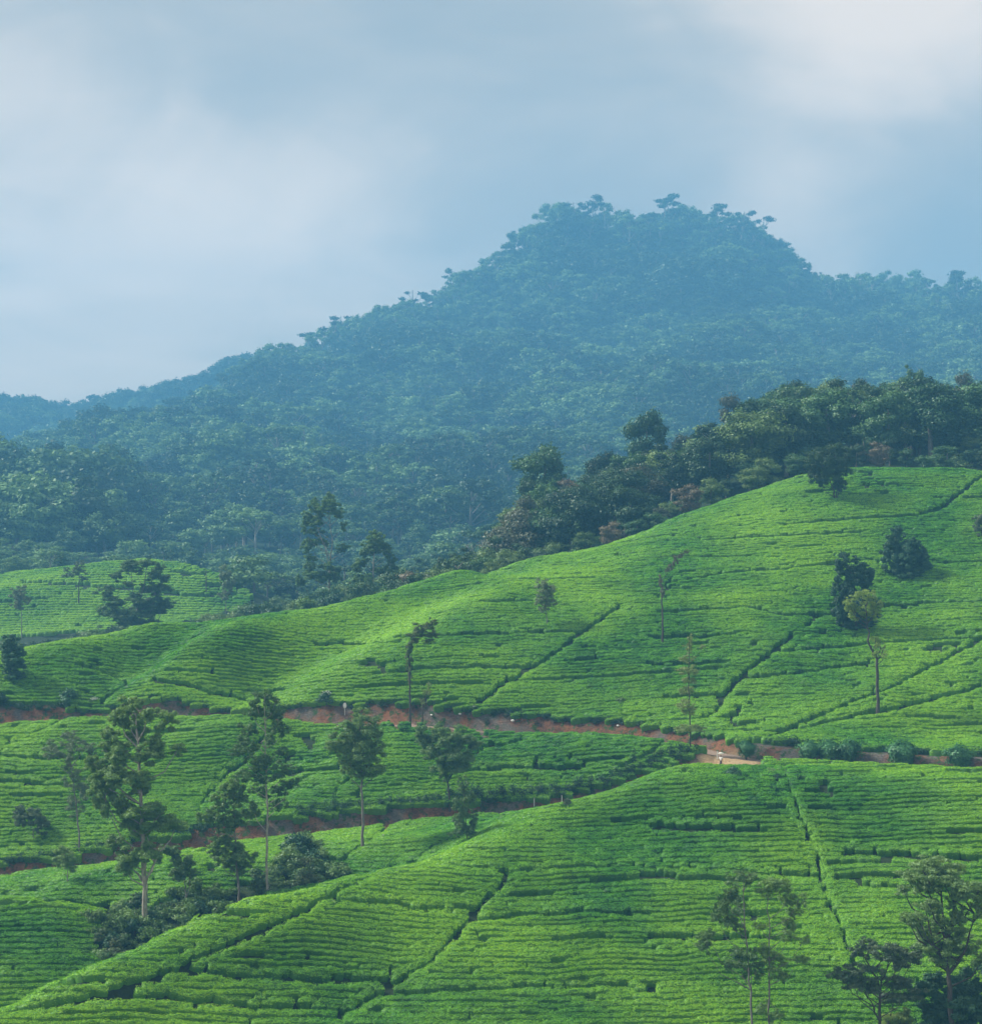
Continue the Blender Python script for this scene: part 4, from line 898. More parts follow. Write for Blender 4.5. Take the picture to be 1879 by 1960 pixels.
for i, (x, y, w_, lb) in enumerate([(1428, 1431, 36, 'clipped round shrub closest to the sandy road junction'), (1548, 1434, 42, 'clipped round shrub standing left of the joined pair by the road'),
    (1587, 1434, 46, 'left half of the joined pair of clipped round shrubs'), (1624, 1434, 46, 'right half of the joined pair of clipped round shrubs'),
    (1723, 1440, 60, 'largest clipped round shrub on the road bank'), (1834, 1445, 50, 'rightmost clipped round shrub on the road bank')]):
    D = float(np.interp(x, [1400, 1600, 1879], [241, 238.6, 233.5])) + 0.6; X_ = (x - CX) / F * D; s = w_ / F * D
    zt = -(y + w_ * .5 - HY) / F * D
    place_pair('clipped_shrub', RS[i % 3], (X_, D, max(zt, float(gz(X_, D)) - 0.1) if zt - float(gz(X_, D)) < .5 else float(gz(X_, D)) - .05), i * 1.3, (s, s, s * .95), lb, 'shrub', 'clipped round shrubs along the right road')
# dark untrimmed hedges on the uphill side of the roads
def hedge(name, label, line, h, wdt, mat='leaf_hedge', side=3.2, jag=0.35, group=None, leaf=0.22):
    r = np.random.default_rng(len(label)); w = line; t = np.gradient(w, axis=0); t /= np.linalg.norm(t, axis=1)[:, None]; nr = np.stack([-t[:, 1], t[:, 0]], 1)
    nr *= np.sign(nr[:, 1:2]); q = w + nr * side
    o = np.array([q[len(q) // 2][0], q[len(q) // 2][1], float(gz(*q[len(q) // 2]))])
    cl = []
    for p in q:
        for _ in range(2):
            x, y = p[0] + r.normal() * .3, p[1] + r.normal() * wdt * .3; g = float(gz(x, y))
            hh = h * (1 + r.normal() * jag * .5 + 0.5 * (vnoise(x / 4, y / 4, 8) - .5)); cl.append((x - o[0], y - o[1], g + hh * .45 - o[2], .55, wdt * .5, hh * .55))
    e = empty(name, o); tag(e, label, 'hedge', group)
    v, f = clump_leaves(cl, leaf, 0.55, 0.7, 0.35, 0.8, r); obj('foliage', mesh('foliage', v, f, M[mat]), e)
    sp = []
    for p in cl[::5]:
        sp.append(tube([(p[0], p[1], p[2] - h * .6), (p[0], p[1], p[2])], [.03, .015], 4))
    v, f = join(sp); obj('stem', mesh('stem', v, f, M['bark_dark']), e)
def seg(w, x0, x1):
    p = w[:, 0] / w[:, 1] * F + CX; return w[(p > x0) & (p < x1)]
hedge('hedge', 'tall dark ragged hedge along the lower road, right of the fan shaped tree', seg(road_lo, 840, 1330), 1.9, 1.3)
hedge('hedge', 'dark ragged hedge over the red bank, left of the fan shaped tree', seg(road_lo, 560, 838), 1.5, 1.2)
hedge('hedge', 'dark ragged hedge along the lower road at the left picture edge', seg(road_lo, -80, 400), 1.4, 1.2)
hedge('hedge', 'low dark hedge behind the clipped round shrubs of the right road', seg(road_up, 1440, 1960), 0.9, 0.9, side=4.6)
hedge('hedge', 'low dark tea edge along the upper road, middle stretch', seg(road_up, 640, 1330), 0.95, 0.9, side=3.0, jag=.12)
hedge('hedge', 'low dark tea edge along the upper road, left stretch', seg(road_up, -80, 560), 0.95, 0.9, side=3.0, jag=.15)
# odd bushes by the roads
for x, y, s, k, lb in [(130, 1352, 3.2, 7, 'dark rounded bush above the upper road near the left'), (5, 1350, 2.6, 8, 'dark bush cut by the left edge above the upper road'), (625, 1352, 2.4, 7, 'dark green bush under white blossom beside the upper road'),
      (240, 1652, 1.5, 8, 'small dark round bush at the end of the lower left field path'), (1190, 1352, 1.6, 2, 'small bush tuft at the upper road edge, middle'), (575, 1640, 3.6, 7, 'dark bush under the lower red bank, right of the white trunk'), (605, 1668, 3.2, 8, 'dark bush on the spur crest, right of the white trunk'),
      (1478, 1488, 1.6, 5, 'small leafy bush in the gap at the top of the near field'), (1490, 1500, 1.4, 8, 'dark little bush beside the vertical field path top'), (1395, 1492, 2.0, 8, 'dark flat bush on the brow below the sandy junction')]:
    p = cast(x, y, 150 if y > 1480 else 200)
    place_pair('bush', SC[k], p, s * 7, (s, s, s * .8), lb, 'bush')
def blossom(label, x, y, s, D0=200):
    p = cast(x, y, D0); e = place_pair('flowering_bush', SC[1], p, 1.0, (s, s, s * .9), label, 'bush')
    r = np.random.default_rng(int(x)); n = 60; d = r.normal(size=(n, 3)); d /= np.linalg.norm(d, axis=1)[:, None]; d[:, 2] = np.abs(d[:, 2])
    C_ = d * np.array([.5, .5, .35]) * r.uniform(.3, 1, (n, 1)) + [0, -.1, .62]
    v, f = leaf_quads(C_, d + r.normal(size=(n, 3)) * .3 + [0, -.8, .3], 0.12, 0.9, r); obj('blossom', mesh('blossom', v, f, M['petal']), e)
blossom('bush topped with white blossom beside the upper road, nearest the forked spur', 624, 1342, 1.8)
blossom('small white flowering bush at the upper road, far left', 181, 1350, 1.5)
blossom('thin white flowering bush at the foot of the long slope path', 908, 1360, 1.1)
blossom('tiny white flowering bush on the far edge of the lower left road', 238, 1370, 1.1)
# ------------------------------------------------------------------ roadside stones, posts, sapling, people
def rock(seed, s):
    r = np.random.default_rng(seed); import bmesh
    bm = bmesh.new(); bmesh.ops.create_icosphere(bm, subdivisions=2, radius=1)
    for v in bm.verts: v.co = Vector((v.co.x * s * (1 + .2 * math.sin(v.co.y * 4 + seed)), v.co.y * s * .8, v.co.z * s * .7 * (1 + .15 * math.sin(v.co.x * 5 + seed))))
    me = bpy.data.meshes.new('marker_stone'); bm.to_mesh(me); bm.free(); me.materials.append(M['white']); return me
for i, (x, y, D, s, lb) in enumerate([(880, 1369, 265, .2, 'white painted stone on the upper road bank, second from the lopped tree'), (826, 1371, 266, .18, 'white painted stone right beside the forked stump tree'), (981, 1384, 261, .24, 'white painted stone on the upper road bank below the long slope path'), (1182, 1392, 257, .2, 'white painted stone on the upper road bank toward the junction'),
      (1609, 1463, 236, .22, 'white painted stone below the joined clipped shrubs'), (1862, 1478, 231, .22, 'white painted stone at the right end of the road bank')]):
    X_ = (x - CX) / F * D; o = obj('marker_stone', rock(i, s)); g = float(gz(X_, D)); o.location = (X_, D, max(g + s * .3, -(y - HY) / F * D)); 
    if o.location.z - g > s * .8:
        p = cast(x, y + 1, 225); o.location = (p.x, p.y - .1, p.z + s * .4)
    tag(o, lb, 'stone', 'white painted stones by the roads')
def bxm(name, sx, sy, sz, mat, bev=0.02):
    import bmesh
    bm = bmesh.new(); bmesh.ops.create_cube(bm, size=1); bmesh.ops.scale(bm, vec=(sx, sy, sz), verts=bm.verts); bmesh.ops.translate(bm, vec=(0, 0, sz / 2), verts=bm.verts)
    bmesh.ops.bevel(bm, geom=bm.edges[:], offset=bev, segments=2, affect='EDGES'); me = bpy.data.meshes.new(name); bm.to_mesh(me); bm.free(); me.materials.append(M[mat]); return me
for i, (x, y, h, lb) in enumerate([(1022, 1546, .95, 'white post at the top end of the crest path'), (1075, 1541, .9, 'white post on the spur crest right of the path end'), (1372, 1455, .9, 'leaning white post left of the person at the junction'), (734, 1612, .8, 'little white post in the tea below the lower road')]):
    p = cast(x, y, 180); e = empty('marker_post', p); tag(e, lb, 'post', 'white roadside posts'); obj('post', bxm('post', .12, .12, h + .1, 'white'), e); c_ = obj('cap', bxm('cap', .18, .18, .06, 'stone', .01), e); c_.location = (0, 0, h + .1)
p = cast(660, 1372, 240)
e = empty('road_sign', p); tag(e, 'oval white road sign on a thin post beside the upper road', 'sign'); obj('post', bxm('post', .06, .06, 1.3, 'white', .01), e)
a = np.arange(20) * 2 * PI / 20; V = np.concatenate([np.stack([np.cos(a) * .26, np.full(20, y_), 1.45 + np.sin(a) * .42], 1) for y_ in (-.03, .03)])
me = bpy.data.meshes.new('sign_plate'); me.from_pydata(V.tolist(), [], [list(range(20))[::-1], list(range(20, 40))] + [[i, (i + 1) % 20, 20 + (i + 1) % 20, 20 + i] for i in range(20)]); me.materials.append(M['white']); obj('plate', me, e)
o = obj('boulder', rock(9, .42)); o.data.materials[0] = M['stone']; p = cast(633, 1733, 170); o.location = (p.x, p.y, p.z + .25); tag(o, 'pale boulder in the footpath of the nearest spur', 'rock')
px_tree('sapling', 'tiny round topped sapling with whitened stem on the near crest', 'sapling', (1218 * .891, 1733 * .891), [(1085, 1533, 5, 5), (1082, 1537, 4, 4), (1088, 1536, 4, 4)], [[(1087, 1551), (1086, 1542), (1085, 1534)]], 'leaf_grey', 'bark_pale', .05, .16, .9, D=216.5, limb=False)
def person(label, loc, rz, bag=True):
    e = empty('person', loc, rz); tag(e, label, 'person')
    def skin(name, pts, edges, rad, mat, sub=2):
        me = bpy.data.meshes.new(name); me.from_pydata(pts, edges, []); me.materials.append(M[mat]); o = obj(name, me, e)
        o.modifiers.new('skin', 'SKIN'); 
        for v_, r_ in zip(me.skin_vertices[0].data, rad): v_.radius = (r_, r_)
        me.skin_vertices[0].data[0].use_root = True
        s_ = o.modifiers.new('sub', 'SUBSURF'); s_.levels = sub; s_.render_levels = sub; return o
    J = [(0,0,.92),(0,0,1.12),(0,-.01,1.32),(0,0,1.42),(0,-.02,1.50),(0,-.02,1.60),(.10,0,.86),(.11,-.05,.48),(.12,.02,.08),(.12,-.12,.03),(-.10,0,.86),(-.11,.06,.48),(-.12,.12,.08),(-.12,-.02,.03),
         (.19,0,1.35),(.24,.02,1.10),(.22,-.14,.92),(-.19,0,1.35),(-.24,.02,1.10),(-.22,-.10,.90)]
    E = [(0,1),(1,2),(2,3),(3,4),(4,5),(0,6),(6,7),(7,8),(8,9),(0,10),(10,11),(11,12),(12,13),(2,14),(14,15),(15,16),(2,17),(17,18),(18,19)]
    R_ = [.13,.12,.14,.055,.085,.09,.085,.06,.04,.035,.085,.06,.04,.035,.055,.042,.03,.055,.042,.03]
    skin('body', J, E, R_, 'skin')
    skin('shirt', [(0,0,.88),(0,0,1.10),(0,-.01,1.33),(.20,0,1.35),(.245,.02,1.14),(-.20,0,1.35),(-.245,.02,1.14)], [(0,1),(1,2),(2,3),(3,4),(2,5),(5,6)], [.165,.15,.165,.075,.06,.075,.06], 'shirt')
    skin('skirt', [(0,0,.95),(0,0,.7),(0,.02,.32)], [(0,1),(1,2)], [.15,.18,.2], 'sarong')
    skin('hair', [(0,.02,1.60),(0,.03,1.66)], [(0,1)], [.10,.085], 'hair')
    # fingers of the two hands
    for sx_, hp in ((1, (.22,-.14,.92)), (-1, (-.22,-.10,.90))):
        pts, ed, ra = [hp, (hp[0], hp[1] - .03, hp[2] - .06)], [(0, 1)], [.028, .026]
        for k in range(4):
            o_ = (k - 1.5) * .018; n0 = len(pts); pts += [(hp[0] + o_ * .6, hp[1] - .04 + o_, hp[2] - .10), (hp[0] + o_ * .6, hp[1] - .05 + o_, hp[2] - .14 + abs(o_) * .4)]; ed += [(1, n0), (n0, n0 + 1)]; ra += [.010, .008]
        n0 = len(pts); pts.append((hp[0] - sx_ * .035, hp[1] - .05, hp[2] - .07)); ed.append((0, n0)); ra.append(.010)
        skin('hand', pts, ed, ra, 'skin', 1)
    return e
p = cast(1379, 1460, 225); gp = Vector(((1379 - CX) / F * 237.5, 237.5, 0)); gp.z = float(gz(gp.x, gp.y))
person('person in a white top and dark skirt standing on the sandy road junction', gp, 2.6)
o = obj('bundle', rock(21, .30)); o.location = (gp.x, gp.y, gp.z + 1.85); o.scale = (1.1, .9, .7); tag(o, 'white bundle balanced on the head of the person at the junction', 'bundle')
# utility pole and wire in the far field
D = 500; X_ = (395 - CX) / F * D; g = float(gz(X_, D)); e = empty('utility_pole', (X_, D, g)); tag(e, 'utility pole with crossarm in the far left tea field', 'pole')
v, f = tube([(0, 0, -.5), (0, 0, 3), (0, 0, 6.9)], [.16, .14, .10], 8); obj('pole', mesh('pole', v, f, M['pole']), e)
o = obj('crossarm', bxm('crossarm', 1.8, .12, .12, 'pole', .01), e); o.location = (0, -.1, 6.4)
x2 = (320 - CX) / F * 520; v, f = tube([(0, -.1, 6.5), ((x2 - X_) * .5, 8, 6.0), (x2 - X_, 18, 6.3)], [.03, .03, .03], 4); obj('wire', mesh('wire', v, f, M['wire']), e)

# ------------------------------------------------------------------ woodland and mountain forest
def wood_mesh(kind, seed, leaf, dens):
    """unit tree, 1 high; returns crown and trunk geometry"""
    r = np.random.default_rng(seed); cl = []; tb = []
    if kind == 'umbrella':                      # bare stem, flat plates of leaves near the top
        lean = r.normal(size=2) * .05; tb.append(tube([(0, 0, -.06), (lean[0] * .5, lean[1] * .5, .45), (lean[0], lean[1], .85)], [.022, .016, .007], 5))
        for i in range(int(r.integers(24, 34))):
            a = r.uniform(0, 6.28); q = .36 * math.sqrt(r.uniform(0, 1)); h = .93 - 1.5 * q * q + r.normal() * .035
            if r.uniform() < .3: h -= r.uniform(.12, .34); q *= .8
            x, y = lean[0] + math.cos(a) * q, lean[1] + math.sin(a) * q; s_ = r.uniform(.048, .095)
            cl.append((x, y, h, s_, s_ * r.uniform(.8, 1.1), s_ * r.uniform(.55, .85)))
            if i % 2: tb.append(tube([(lean[0] * h, lean[1] * h, max(.3, h - q * .8 - .08)), (x, y, h)], [.008, .003], 4))
    elif kind == 'sparse':                      # tall emergent with small tufts
        lean = r.normal(size=2) * .07; tb.append(tube([(0, 0, -.06), (lean[0] * .5, lean[1] * .5, .5), (lean[0], lean[1], .95)], [.018, .013, .006], 5))
        for i in range(int(r.integers(8, 13))):
            a, q, h = r.uniform(0, 6.28), r.uniform(.03, .24), r.uniform(.5, 1.0); x, y = lean[0] + math.cos(a) * q, lean[1] + math.sin(a) * q
            cl.append((x, y, h, r.uniform(.05, .09), r.uniform(.05, .09), r.uniform(.028, .05)))
            tb.append(tube([(lean[0] * h, lean[1] * h, h - q * .9 - .04), (x, y, h)], [.007, .003], 4))
    elif kind == 'round':
        tb.append(tube([(0, 0, -.06), (0, 0, .3), (r.normal() * .05, 0, .7)], [.03, .025, .01], 5))
        for i in range(int(r.integers(24, 32))):
            d = r.normal(size=3); d /= np.linalg.norm(d); u = r.uniform(.55, 1.05); s_ = r.uniform(.09, .16)
            cl.append((d[0] * .27 * u, d[1] * .27 * u, .57 + d[2] * .33 * u, s_, s_, s_ * r.uniform(.6, .85)))
    elif kind == 'cone':
        tb.append(tube([(0, 0, -.06), (0, 0, .4), (0, 0, .9)], [.025, .018, .006], 5))
        for i in range(18):
            h = .2 + .76 * i / 17; q = (1 - h) * .30 + .04; a = r.uniform(0, 6.28)
            cl.append((math.cos(a) * q * .6, math.sin(a) * q * .6, h, q * .6 + .04, q * .6 + .04, .06))
    elif kind == 'bush':
        tb.append(tube([(0, 0, -.1), (0, 0, .3)], [.03, .02], 4))
        for i in range(9):
            a, q = r.uniform(0, 6.28), r.uniform(0, .5); cl.append((math.cos(a) * q, math.sin(a) * q, r.uniform(.3, .8), r.uniform(.22, .34), r.uniform(.22, .34), r.uniform(.14, .24)))
    else:                                       # bare
        def br(p, d, L_, r_, n):
            e_ = p + d * L_; tb.append(tube([p, (p + e_) / 2 + r.normal(size=3) * .015, e_], [r_, r_ * .8, r_ * .55], 5))
            if n: 
                for _ in range(3):
                    d2 = d + r.normal(size=3) * .5 + [0, 0, .2]; br(e_, d2 / np.linalg.norm(d2), L_ * .62, r_ * .55, n - 1)
        br(np.array([0, 0, -.05]), np.array([0, 0, 1.]), .42, .022, 4)
    tv, tf = join(tb)
    if cl: cv, cf = clump_leaves(cl, leaf, dens, .7, .7, .45, r)
    else: cv = cf = None
    return cv, cf, tv, tf
def joined(kind, seed, leaf, dens, leafm, barkm):
    cv, cf, tv, tf = wood_mesh(kind, seed, leaf, dens)
    return mesh('tree', np.vstack([cv, tv]), [cf, tf + len(cv)], [M[leafm], M[barkm]], mi=[0] * len(cf) + [1] * len(tf))
def split(kind, seed, leaf, dens, leafm, barkm='bark_grey'):
    cv, cf, tv, tf = wood_mesh(kind, seed, leaf, dens)
    return (mesh('crown', cv, cf, M[leafm]) if cf is not None else None, mesh('trunk', tv, tf, M[barkm], smooth=True))
def put_wood(name, pair, loc, h, label, cat='tree', group=None, wide=1.0, rz=None):
    e = empty(name, loc, rng.uniform(0, 6.28) if rz is None else rz, (h * wide, h * wide, h)); tag(e, label, cat, group)
    if pair[0] is not None: obj('crown', pair[0], e)
    obj('trunk', pair[1], e); return e
# --- woodland on the ridge right behind the tea slopes
WK = {'round': [split('round', 500 + i, .028, .75, m_) for i, m_ in enumerate(['leaf_wood', 'leaf_wood', 'leaf_wood_dark', 'leaf_wood_yellow'])],
      'brown': [split('round', 520, .028, .6, 'leaf_brown')], 'rust': [split('round', 530, .035, .6, 'leaf_rust')],
      'umbrella': [split('umbrella', 540 + i, .024, .9, m_, 'bark_pale') for i, m_ in enumerate(['leaf_wood', 'leaf_wood_dark'])],
      'cone': [split('cone', 560, .028, .8, 'leaf_wood_dark')],
      'bush': [split('bush', 570 + i, .07, .6, m_) for i, m_ in enumerate(['leaf_wood', 'leaf_wood_yellow', 'leaf_scrub', 'leaf_wood_dark'])],
      'bare': [split('bare', 580, .03, .5, 'leaf_brown', 'bark_pale')]}
tops_x = [600,680,770,800,830,870,900,930,960,975,1000,1040,1080,1110,1150,1190,1200,1240,1270,1310,1340,1360,1400,1430,1470,1520,1560,1590,1650,1700,1740,1800,1840,1879,1960]
tops_y = [1140,1105,1072,1080,1058,1055,1038,1030,1005,960,930,920,915,905,880,880,860,850,850,840,840,800,738,765,732,718,738,722,715,728,702,715,700,705,700]
def top_z(px, D): return -(np.interp(px, tops_x, tops_y) - HY) / F * D
def wtree(px, py_top, D, kind, k, label, wpx=None, group=None):
    X_ = (px - CX) / F * D; g = float(gz(X_, D)); h = -(py_top - HY) / F * D - g
    wide = 1.0 if wpx is None else (wpx / F * D) / (h * .8)
    return put_wood('woodland_tree', WK[kind][k], (X_, D, g - .2), h, label, group=group, wide=wide)
special = [(1040, 836, 425, 'round', 0, 'big dense rounded tree at the left end of the ridge woodland', 145), (1018, 905, 415, 'round', 2, 'dark lower tree left under the big rounded ridge tree', 80), (1155, 852, 430, 'round', 2, 'dull grey green tree between two taller ridge crowns', 80),
  (1238, 770, 440, 'round', 0, 'tall full crowned tree standing above the middle of the ridge woodland', 100), (1300, 818, 436, 'brown', 0, 'reddish brown tree right of the tall ridge crown', 60), (1405, 738, 452, 'brown', 0, 'dark brown domed tree where the ridge woodland rises', 80),
  (1510, 716, 456, 'round', 2, 'broad brownish green dome on the ridge woodland top', 100), (1470, 765, 440, 'round', 3, 'bright yellow green dome below the broad ridge dome', 70), (1590, 720, 458, 'round', 3, 'light green crown on the ridge woodland skyline', 70),
  (1655, 713, 462, 'brown', 0, 'purplish brown crown on the ridge woodland skyline', 75), (1740, 700, 455, 'umbrella', 0, 'spindly open crowned tree on the ridge woodland skyline', 70), (1785, 712, 440, 'round', 0, 'wide bright green crown near the right ridge end', 90), (1850, 694, 450, 'brown', 0, 'tall brown twiggy tree at the right ridge end', 60),
  (1270, 972, 372, 'rust', 0, 'pinkish orange leaved bush tree at the woodland foot', 34), (1375, 880, 400, 'cone', 0, 'narrow dark tree in the middle of the ridge woodland', 45), (1700, 800, 420, 'round', 2, 'dark heavy crown above the tea field top, right', 100), (1800, 790, 400, 'round', 2, 'blackish green heavy crown at the tea field top', 110), (1860, 830, 380, 'round', 3, 'light leafed tree at the right edge above the tea', 60)]
for px, py, D, kd, k, lb, w_ in special: wtree(px, py, D, kd, k, lb, w_)
r = np.random.default_rng(21); cnt = 0; used = [((s[0] - CX) / F * s[2], s[2]) for s in special]
def zone_words(px):
    return 'at the low left end' if px < 950 else 'left of the tall middle crown' if px < 1240 else 'around the middle rise' if px < 1500 else 'above the tea field top'
tries = 0
while cnt < 250 and tries < 9000:
    tries += 1
    px = r.uniform(760, 2040); c0 = float(crest_line(px)); D = c0 + (6 if px > 1100 else 14) + r.uniform(0, 1) ** 1.1 * (105 if px > 950 else 45)
    X_ = (px - CX) / F * D
    if min((X_ - a) ** 2 + (D - b) ** 2 for a, b in used) < (3.4 ** 2 if D < c0 + 22 else 4.6 ** 2): continue
    g = float(gz(X_, D)); hm = float(top_z(px, D)) - g
    front = D < c0 + 24
    h = min(hm - r.uniform(0, 1.5), r.uniform(3.5, 7.5) if front else r.uniform(9, 20))
    if h < 1.6: continue
    if not visible(np.array([X_]), np.array([D]), np.array([g + h]), 0.0, 150)[0]: continue
    used.append((X_, D)); cnt += 1
    if h < 4.5: put_wood('woodland_bush', WK['bush'][int(r.integers(0, 4))], (X_, D, g - .2), h, 'leafy bush in the belt along the woodland edge ' + zone_words(px), 'bush', 'bushes along the woodland edge', wide=r.uniform(.9, 1.4))
    else:
        kd = r.choice(['round', 'umbrella', 'cone', 'brown', 'rust'], p=[.66, .14, .07, .10, .03]); kk = int(r.integers(0, len(WK[kd])))
        nm = {'round': ['mid green rounded', 'mid green rounded', 'dark rounded', 'yellowish rounded'][kk], 'umbrella': 'open flat topped', 'cone': 'narrow dark', 'brown': 'brownish rounded', 'rust': 'rust coloured'}[kd]
        put_wood('woodland_tree', WK[kd][kk], (X_, D, g - .3), h, nm + ' tree in the ridge woodland ' + zone_words(px), group='trees of the ridge woodland', wide=r.uniform(.95, 1.4))
# the same woodland carries on beyond the frame, where it is one mass
r = np.random.default_rng(71); n = 130; px = r.uniform(2030, 2420, n); y = crest_line(px) + 8 + r.uniform(0, 1, n) * 90; x = (px - CX) / F * y; hh = r.uniform(7, 15, n)
gn_stuff('woodland', np.column_stack([x, y, gz(x, y) - .3]), np.column_stack([np.zeros(n), np.zeros(n), r.uniform(0, 6.28, n)]), np.column_stack([hh * 1.2, hh * 1.2, hh]), r.integers(0, 2, n),
         [bpy.data.objects.new('woodland_shape.%03d' % i, joined('round', 750 + i, .03, .7, ['leaf_wood', 'leaf_wood_dark'][i], 'bark_grey')) for i in range(2)])
# scrub beyond the tea ridge on the left
r = np.random.default_rng(33); cnt = 0; tries = 0
lx, ly = [-40,60,100,150,200,330,400,450,500,560,640,760], [1215,1208,1203,1198,1188,1180,1165,1140,1128,1118,1112,1085]
while cnt < 120 and tries < 5000:
    tries += 1; px = r.uniform(-30, 780); D = r.uniform(330, 510) if px > 430 else r.uniform(330, 468)
    X_ = (px - CX) / F * D; g = float(gz(X_, D)); hm = -(np.interp(px, lx, ly) + r.uniform(0, 30) - HY) / F * D - g
    h = min(hm, r.uniform(3, 8.5))
    if h < 1.5 or min((X_ - a) ** 2 + (D - b) ** 2 for a, b in used) < 9: continue
    if not visible(np.array([X_]), np.array([D]), np.array([g + h]), 0.0, 150)[0]: continue
    used.append((X_, D)); cnt += 1
    put_wood('valley_bush', WK['bush'][int(r.integers(0, 4))], (X_, D, g - .2), h, 'misty bush in the valley between the near tea ridge and the far field', 'bush', 'bushes in the misty valley', wide=r.uniform(.8, 1.2))
put_wood('bare_tree', WK['bare'][0], ((922 - CX) / F * 560, 560, float(gz((922 - CX) / F * 560, 560)) + 1), 17, 'pale leafless tree standing in the blue haze under the mountain')
# --- mountain forest
r = np.random.default_rng(44); LF = .034
FK = [joined('umbrella', 600, LF, .75, 'leaf_far', 'bark_grey'), joined('umbrella', 601, LF, .75, 'leaf_far', 'bark_pale'), joined('umbrella', 602, LF, .75, 'leaf_far', 'bark_grey'), joined('umbrella', 603, LF, .75, 'leaf_wood_dark', 'bark_grey'),
      joined('round', 604, .045, .5, 'leaf_far', 'bark_grey'), joined('round', 605, .045, .5, 'leaf_far', 'bark_grey'), joined('round', 606, .045, .5, 'leaf_wood_dark', 'bark_grey'), joined('sparse', 607, LF, .9, 'leaf_wood_dark', 'bark_grey'), joined('bush', 608, .09, .5, 'leaf_far', 'bark_grey')]
st = 11.0; xs2, ys2 = np.meshgrid(np.arange(-1000, 1040, st), np.arange(520, 2560, st)); x = (xs2 + r.uniform(-.48, .48, xs2.shape) * st).ravel(); y = (ys2 + r.uniform(-.48, .48, ys2.shape) * st).ravel()
px = x / y * F + CX; z = gz(x, y); k = (px > -420) & (px < 2320)
py = HY - z / y * F
k &= ~(inpoly(px, py, FIELD) & (y < 590)) & ~((y < 600) & (px < 480) & (py > 1075))
k &= rng.uniform(0, 1, len(x)) < np.where(y > 1000, 0.9, 0.97)
x, y, z, px, py = (a[k] for a in (x, y, z, px, py))
back = (y > 2080) & (px < 600) | ((px < 560 - (py - 700) * 1.4) & (y > 1500))
low = y < 820
h = r.uniform(13, 19, len(x)) * (1 + .75 * sstep(800, 1900, y)); h = np.where(back, r.uniform(24, 33, len(x)), h); h = np.where(low, r.uniform(5, 12, len(x)), h)
h = np.where((px < 230) & (y > 740) & (y < 1300), r.uniform(18, 32, len(x)), h)
h = h * (0.72 + 0.6 * vnoise(x / 80, y / 100, 61)) * np.where(r.uniform(0, 1, len(x)) < .25, 1.45, .95)
v = visible(x, y, z + h, 0.0, 300, 70); x, y, z, px, py, h, back, low = (a[v] for a in (x, y, z, px, py, h, back, low))
idx = r.choice([0, 1, 2, 3, 4, 5], len(x), p=[.16, .14, .14, .10, .25, .21]); idx = np.where(vnoise(x / 50, y / 70, 62) + r.normal(size=len(x)) * .1 > .60, r.choice([3, 6, 3, 6], len(x)), idx)
idx = np.where(back, r.choice([4, 5, 6, 3], len(x)), idx)
idx = np.where(low & (r.uniform(0, 1, len(x)) < .6), 8, idx); idx = np.where((px < 230) & (y > 740) & (y < 1300), r.choice([4, 5, 6], len(x)), idx)
# skyline trees of the mountain are single objects
sky = ~visible(x, y * 1.0, z + h * .5, 0.0, 300, 70) & False
el_ = (z + h) / y; colb = np.round(px / 13).astype(int); top = {}
for i in np.argsort(-el_):
    top.setdefault(colb[i], []).append(i)
single = [j for c_ in top.values() for j in c_[:2]]
sing = np.zeros(len(x), bool); sing[[j for j in single if -10 < px[j] < 1890]] = True
print('forest', len(x), 'singles', sing.sum())
MK = {'umbrella': [split('umbrella', 620 + i, LF, .75, 'leaf_far', 'bark_pale') for i in range(4)], 'sparse': [split('sparse', 630 + i, LF, .9, 'leaf_wood_dark', 'bark_pale') for i in range(3)], 'round': [split('round', 640 + i, .045, .5, 'leaf_wood_dark') for i in range(2)]}
nsing = 0
for i in np.nonzero(sing)[0]:
    if nsing >= 290: sing[i] = False; continue
    nsing += 1
    if back[i]: put_wood('mountain_tree', MK['round'][i % 2], (x[i], y[i], z[i] - .5), h[i], 'rounded dark tree on the low left skyline of the mountain', group='skyline trees of the mountain', wide=1.2)
    elif r.uniform() < .14: put_wood('mountain_tree', MK['sparse'][i % 3], (x[i], y[i], z[i] - .5), h[i] * r.uniform(1.1, 1.6), 'tall spindly tree poking above the mountain skyline', group='skyline trees of the mountain', wide=1.1)
    else: put_wood('mountain_tree', MK['umbrella'][i % 4], (x[i], y[i], z[i] - .5), h[i] * r.uniform(.9, 1.25), 'flat topped tree on the mountain skyline', group='skyline trees of the mountain', wide=.95)
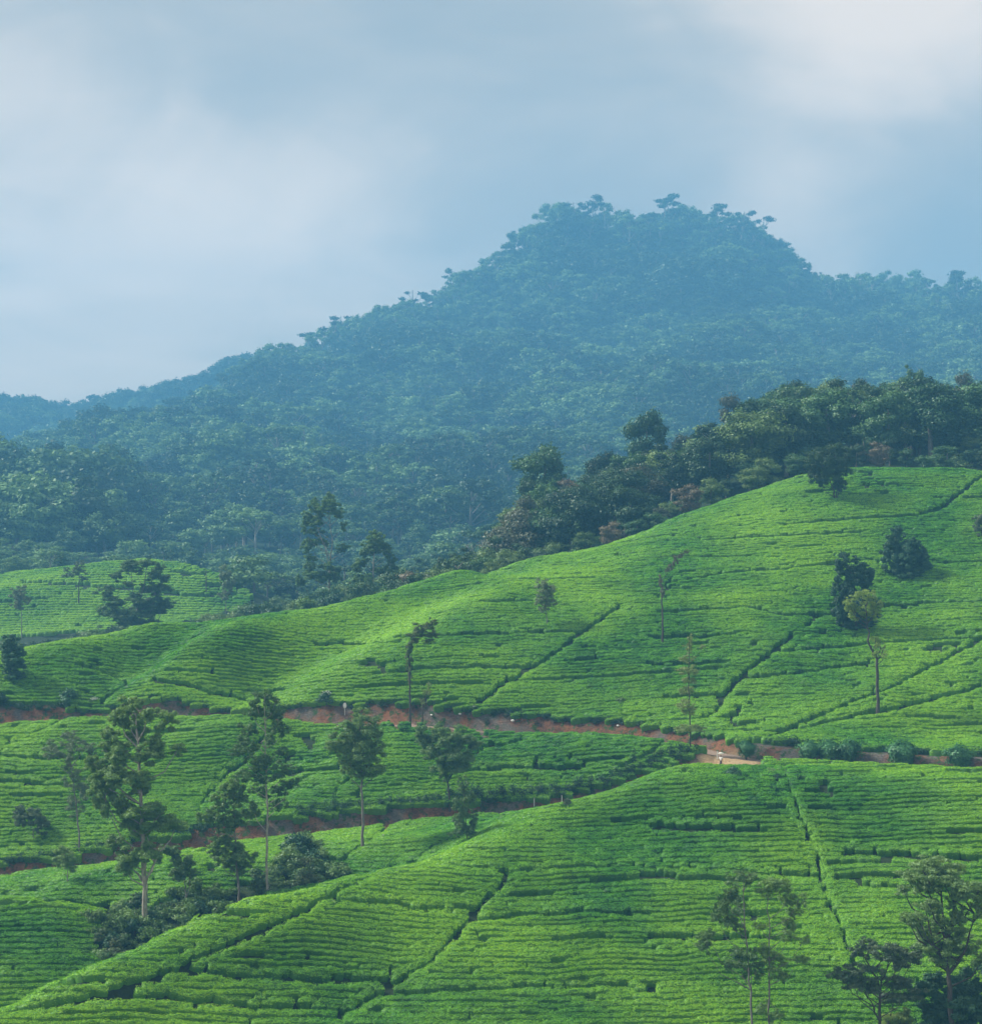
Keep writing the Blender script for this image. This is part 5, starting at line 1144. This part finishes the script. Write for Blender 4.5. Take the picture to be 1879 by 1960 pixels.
for px_, py_, w_, kd in [(1186,394,44,'sparse'),(1232,396,50,'umbrella'),(1258,388,60,'sparse'),(1292,399,44,'umbrella'),(1338,408,50,'sparse'),(1368,418,36,'sparse'),(1410,418,60,'umbrella'),(1440,440,44,'umbrella'),(974,452,50,'sparse'),(1130,412,54,'umbrella'),
      (836,526,74,'umbrella'),(868,530,50,'umbrella'),(590,614,56,'sparse'),(570,640,44,'sparse'),(618,650,44,'umbrella'),(700,604,60,'umbrella'),(662,624,50,'umbrella'),(762,575,46,'sparse'),(1500,492,40,'sparse'),(1568,508,34,'sparse'),(1658,520,44,'sparse'),(1700,540,50,'umbrella'),(1808,542,60,'sparse'),(1860,560,50,'umbrella'),
      (12,735,50,'umbrella'),(44,732,60,'umbrella'),(78,740,56,'umbrella'),(100,758,40,'umbrella')]:
    Dr = np.arange(1300, 2600, 5.0); zz = gz((px_ - CX) / F * Dr, Dr); D = float(Dr[np.argmax(zz / Dr)]); X_ = (px_ - CX) / F * D; g = float(gz(X_, D))
    hh_ = float(np.clip(-(py_ - HY) / F * D - g, 16, 40))
    put_wood('mountain_tree', MK[kd][int(r.integers(0, 3))], (X_, D, g - .5), hh_, 'tall ' + ('loose tufted' if kd == 'sparse' else 'flat topped') + ' emergent tree breaking the mountain skyline', group='emergent trees of the mountain skyline', wide=.68 * w_ / F * D / (hh_ * (.5 if kd == 'sparse' else .75)))
q = ~sing; n = int(q.sum()); hh = h[q]
protos = [bpy.data.objects.new('forest_shape.%03d' % i, m) for i, m in enumerate(FK)]
gn_stuff('mountain_forest', np.stack([x[q], y[q], z[q] - .5], 1), np.stack([np.zeros(n), np.zeros(n), r.uniform(0, 6.28, n)], 1), np.stack([hh * 1.32, hh * 1.32, hh], 1) * np.where(idx[q] == 8, .8, 1.0)[:, None], idx[q], protos)
D = cast(853, 915, 600).y; X_ = (853 - CX) / F * D; g = float(gz(X_, D)); put_wood('mountain_tree', split('umbrella', 700, .03, 1.2, 'leaf_rust', 'bark_grey'), (X_, D, g), max(8, -(868 - HY) / F * D - g), 'wide rust coloured tree on the lower mountain side', wide=1.7)

# ------------------------------------------------------------------ haze
z0_, z1_ = -66.0, 238.0; x0_, x1_, y0_, y1_ = -1100, 1100, -40, 2500
z0_ = min(z0_, float(H.Z.min()) - 1.0, float(G.Z.min()) - 1.0)
x0_, x1_, y0_, y1_ = -1155.0, 1155.0, -40.0, 2706.0; z1_ = float(H.Z.max()) + 60
V = [(a, b, c_) for c_ in (z0_, z1_) for a, b in ((x0_, y0_), (x1_, y0_), (x1_, y1_), (x0_, y1_))]
me = bpy.data.meshes.new('haze'); me.from_pydata(V, [], [(0, 3, 2, 1), (4, 5, 6, 7), (0, 1, 5, 4), (1, 2, 6, 5), (2, 3, 7, 6), (3, 0, 4, 7)])
k = NT('haze'); pv = k.n('ShaderNodeVolumePrincipled'); pv.inputs['Color'].default_value = (0.155, 0.46, 0.79, 1); pv.inputs['Density'].default_value = 0.00046; pv.inputs['Anisotropy'].default_value = 0.0
k.t.links.new(pv.outputs[0], k.out.inputs['Volume']); me.materials.append(k.m)
tag(obj('haze', me), kind='stuff')
print('haze', z0_, z1_, 'Hmax', float(H.Z.max()))
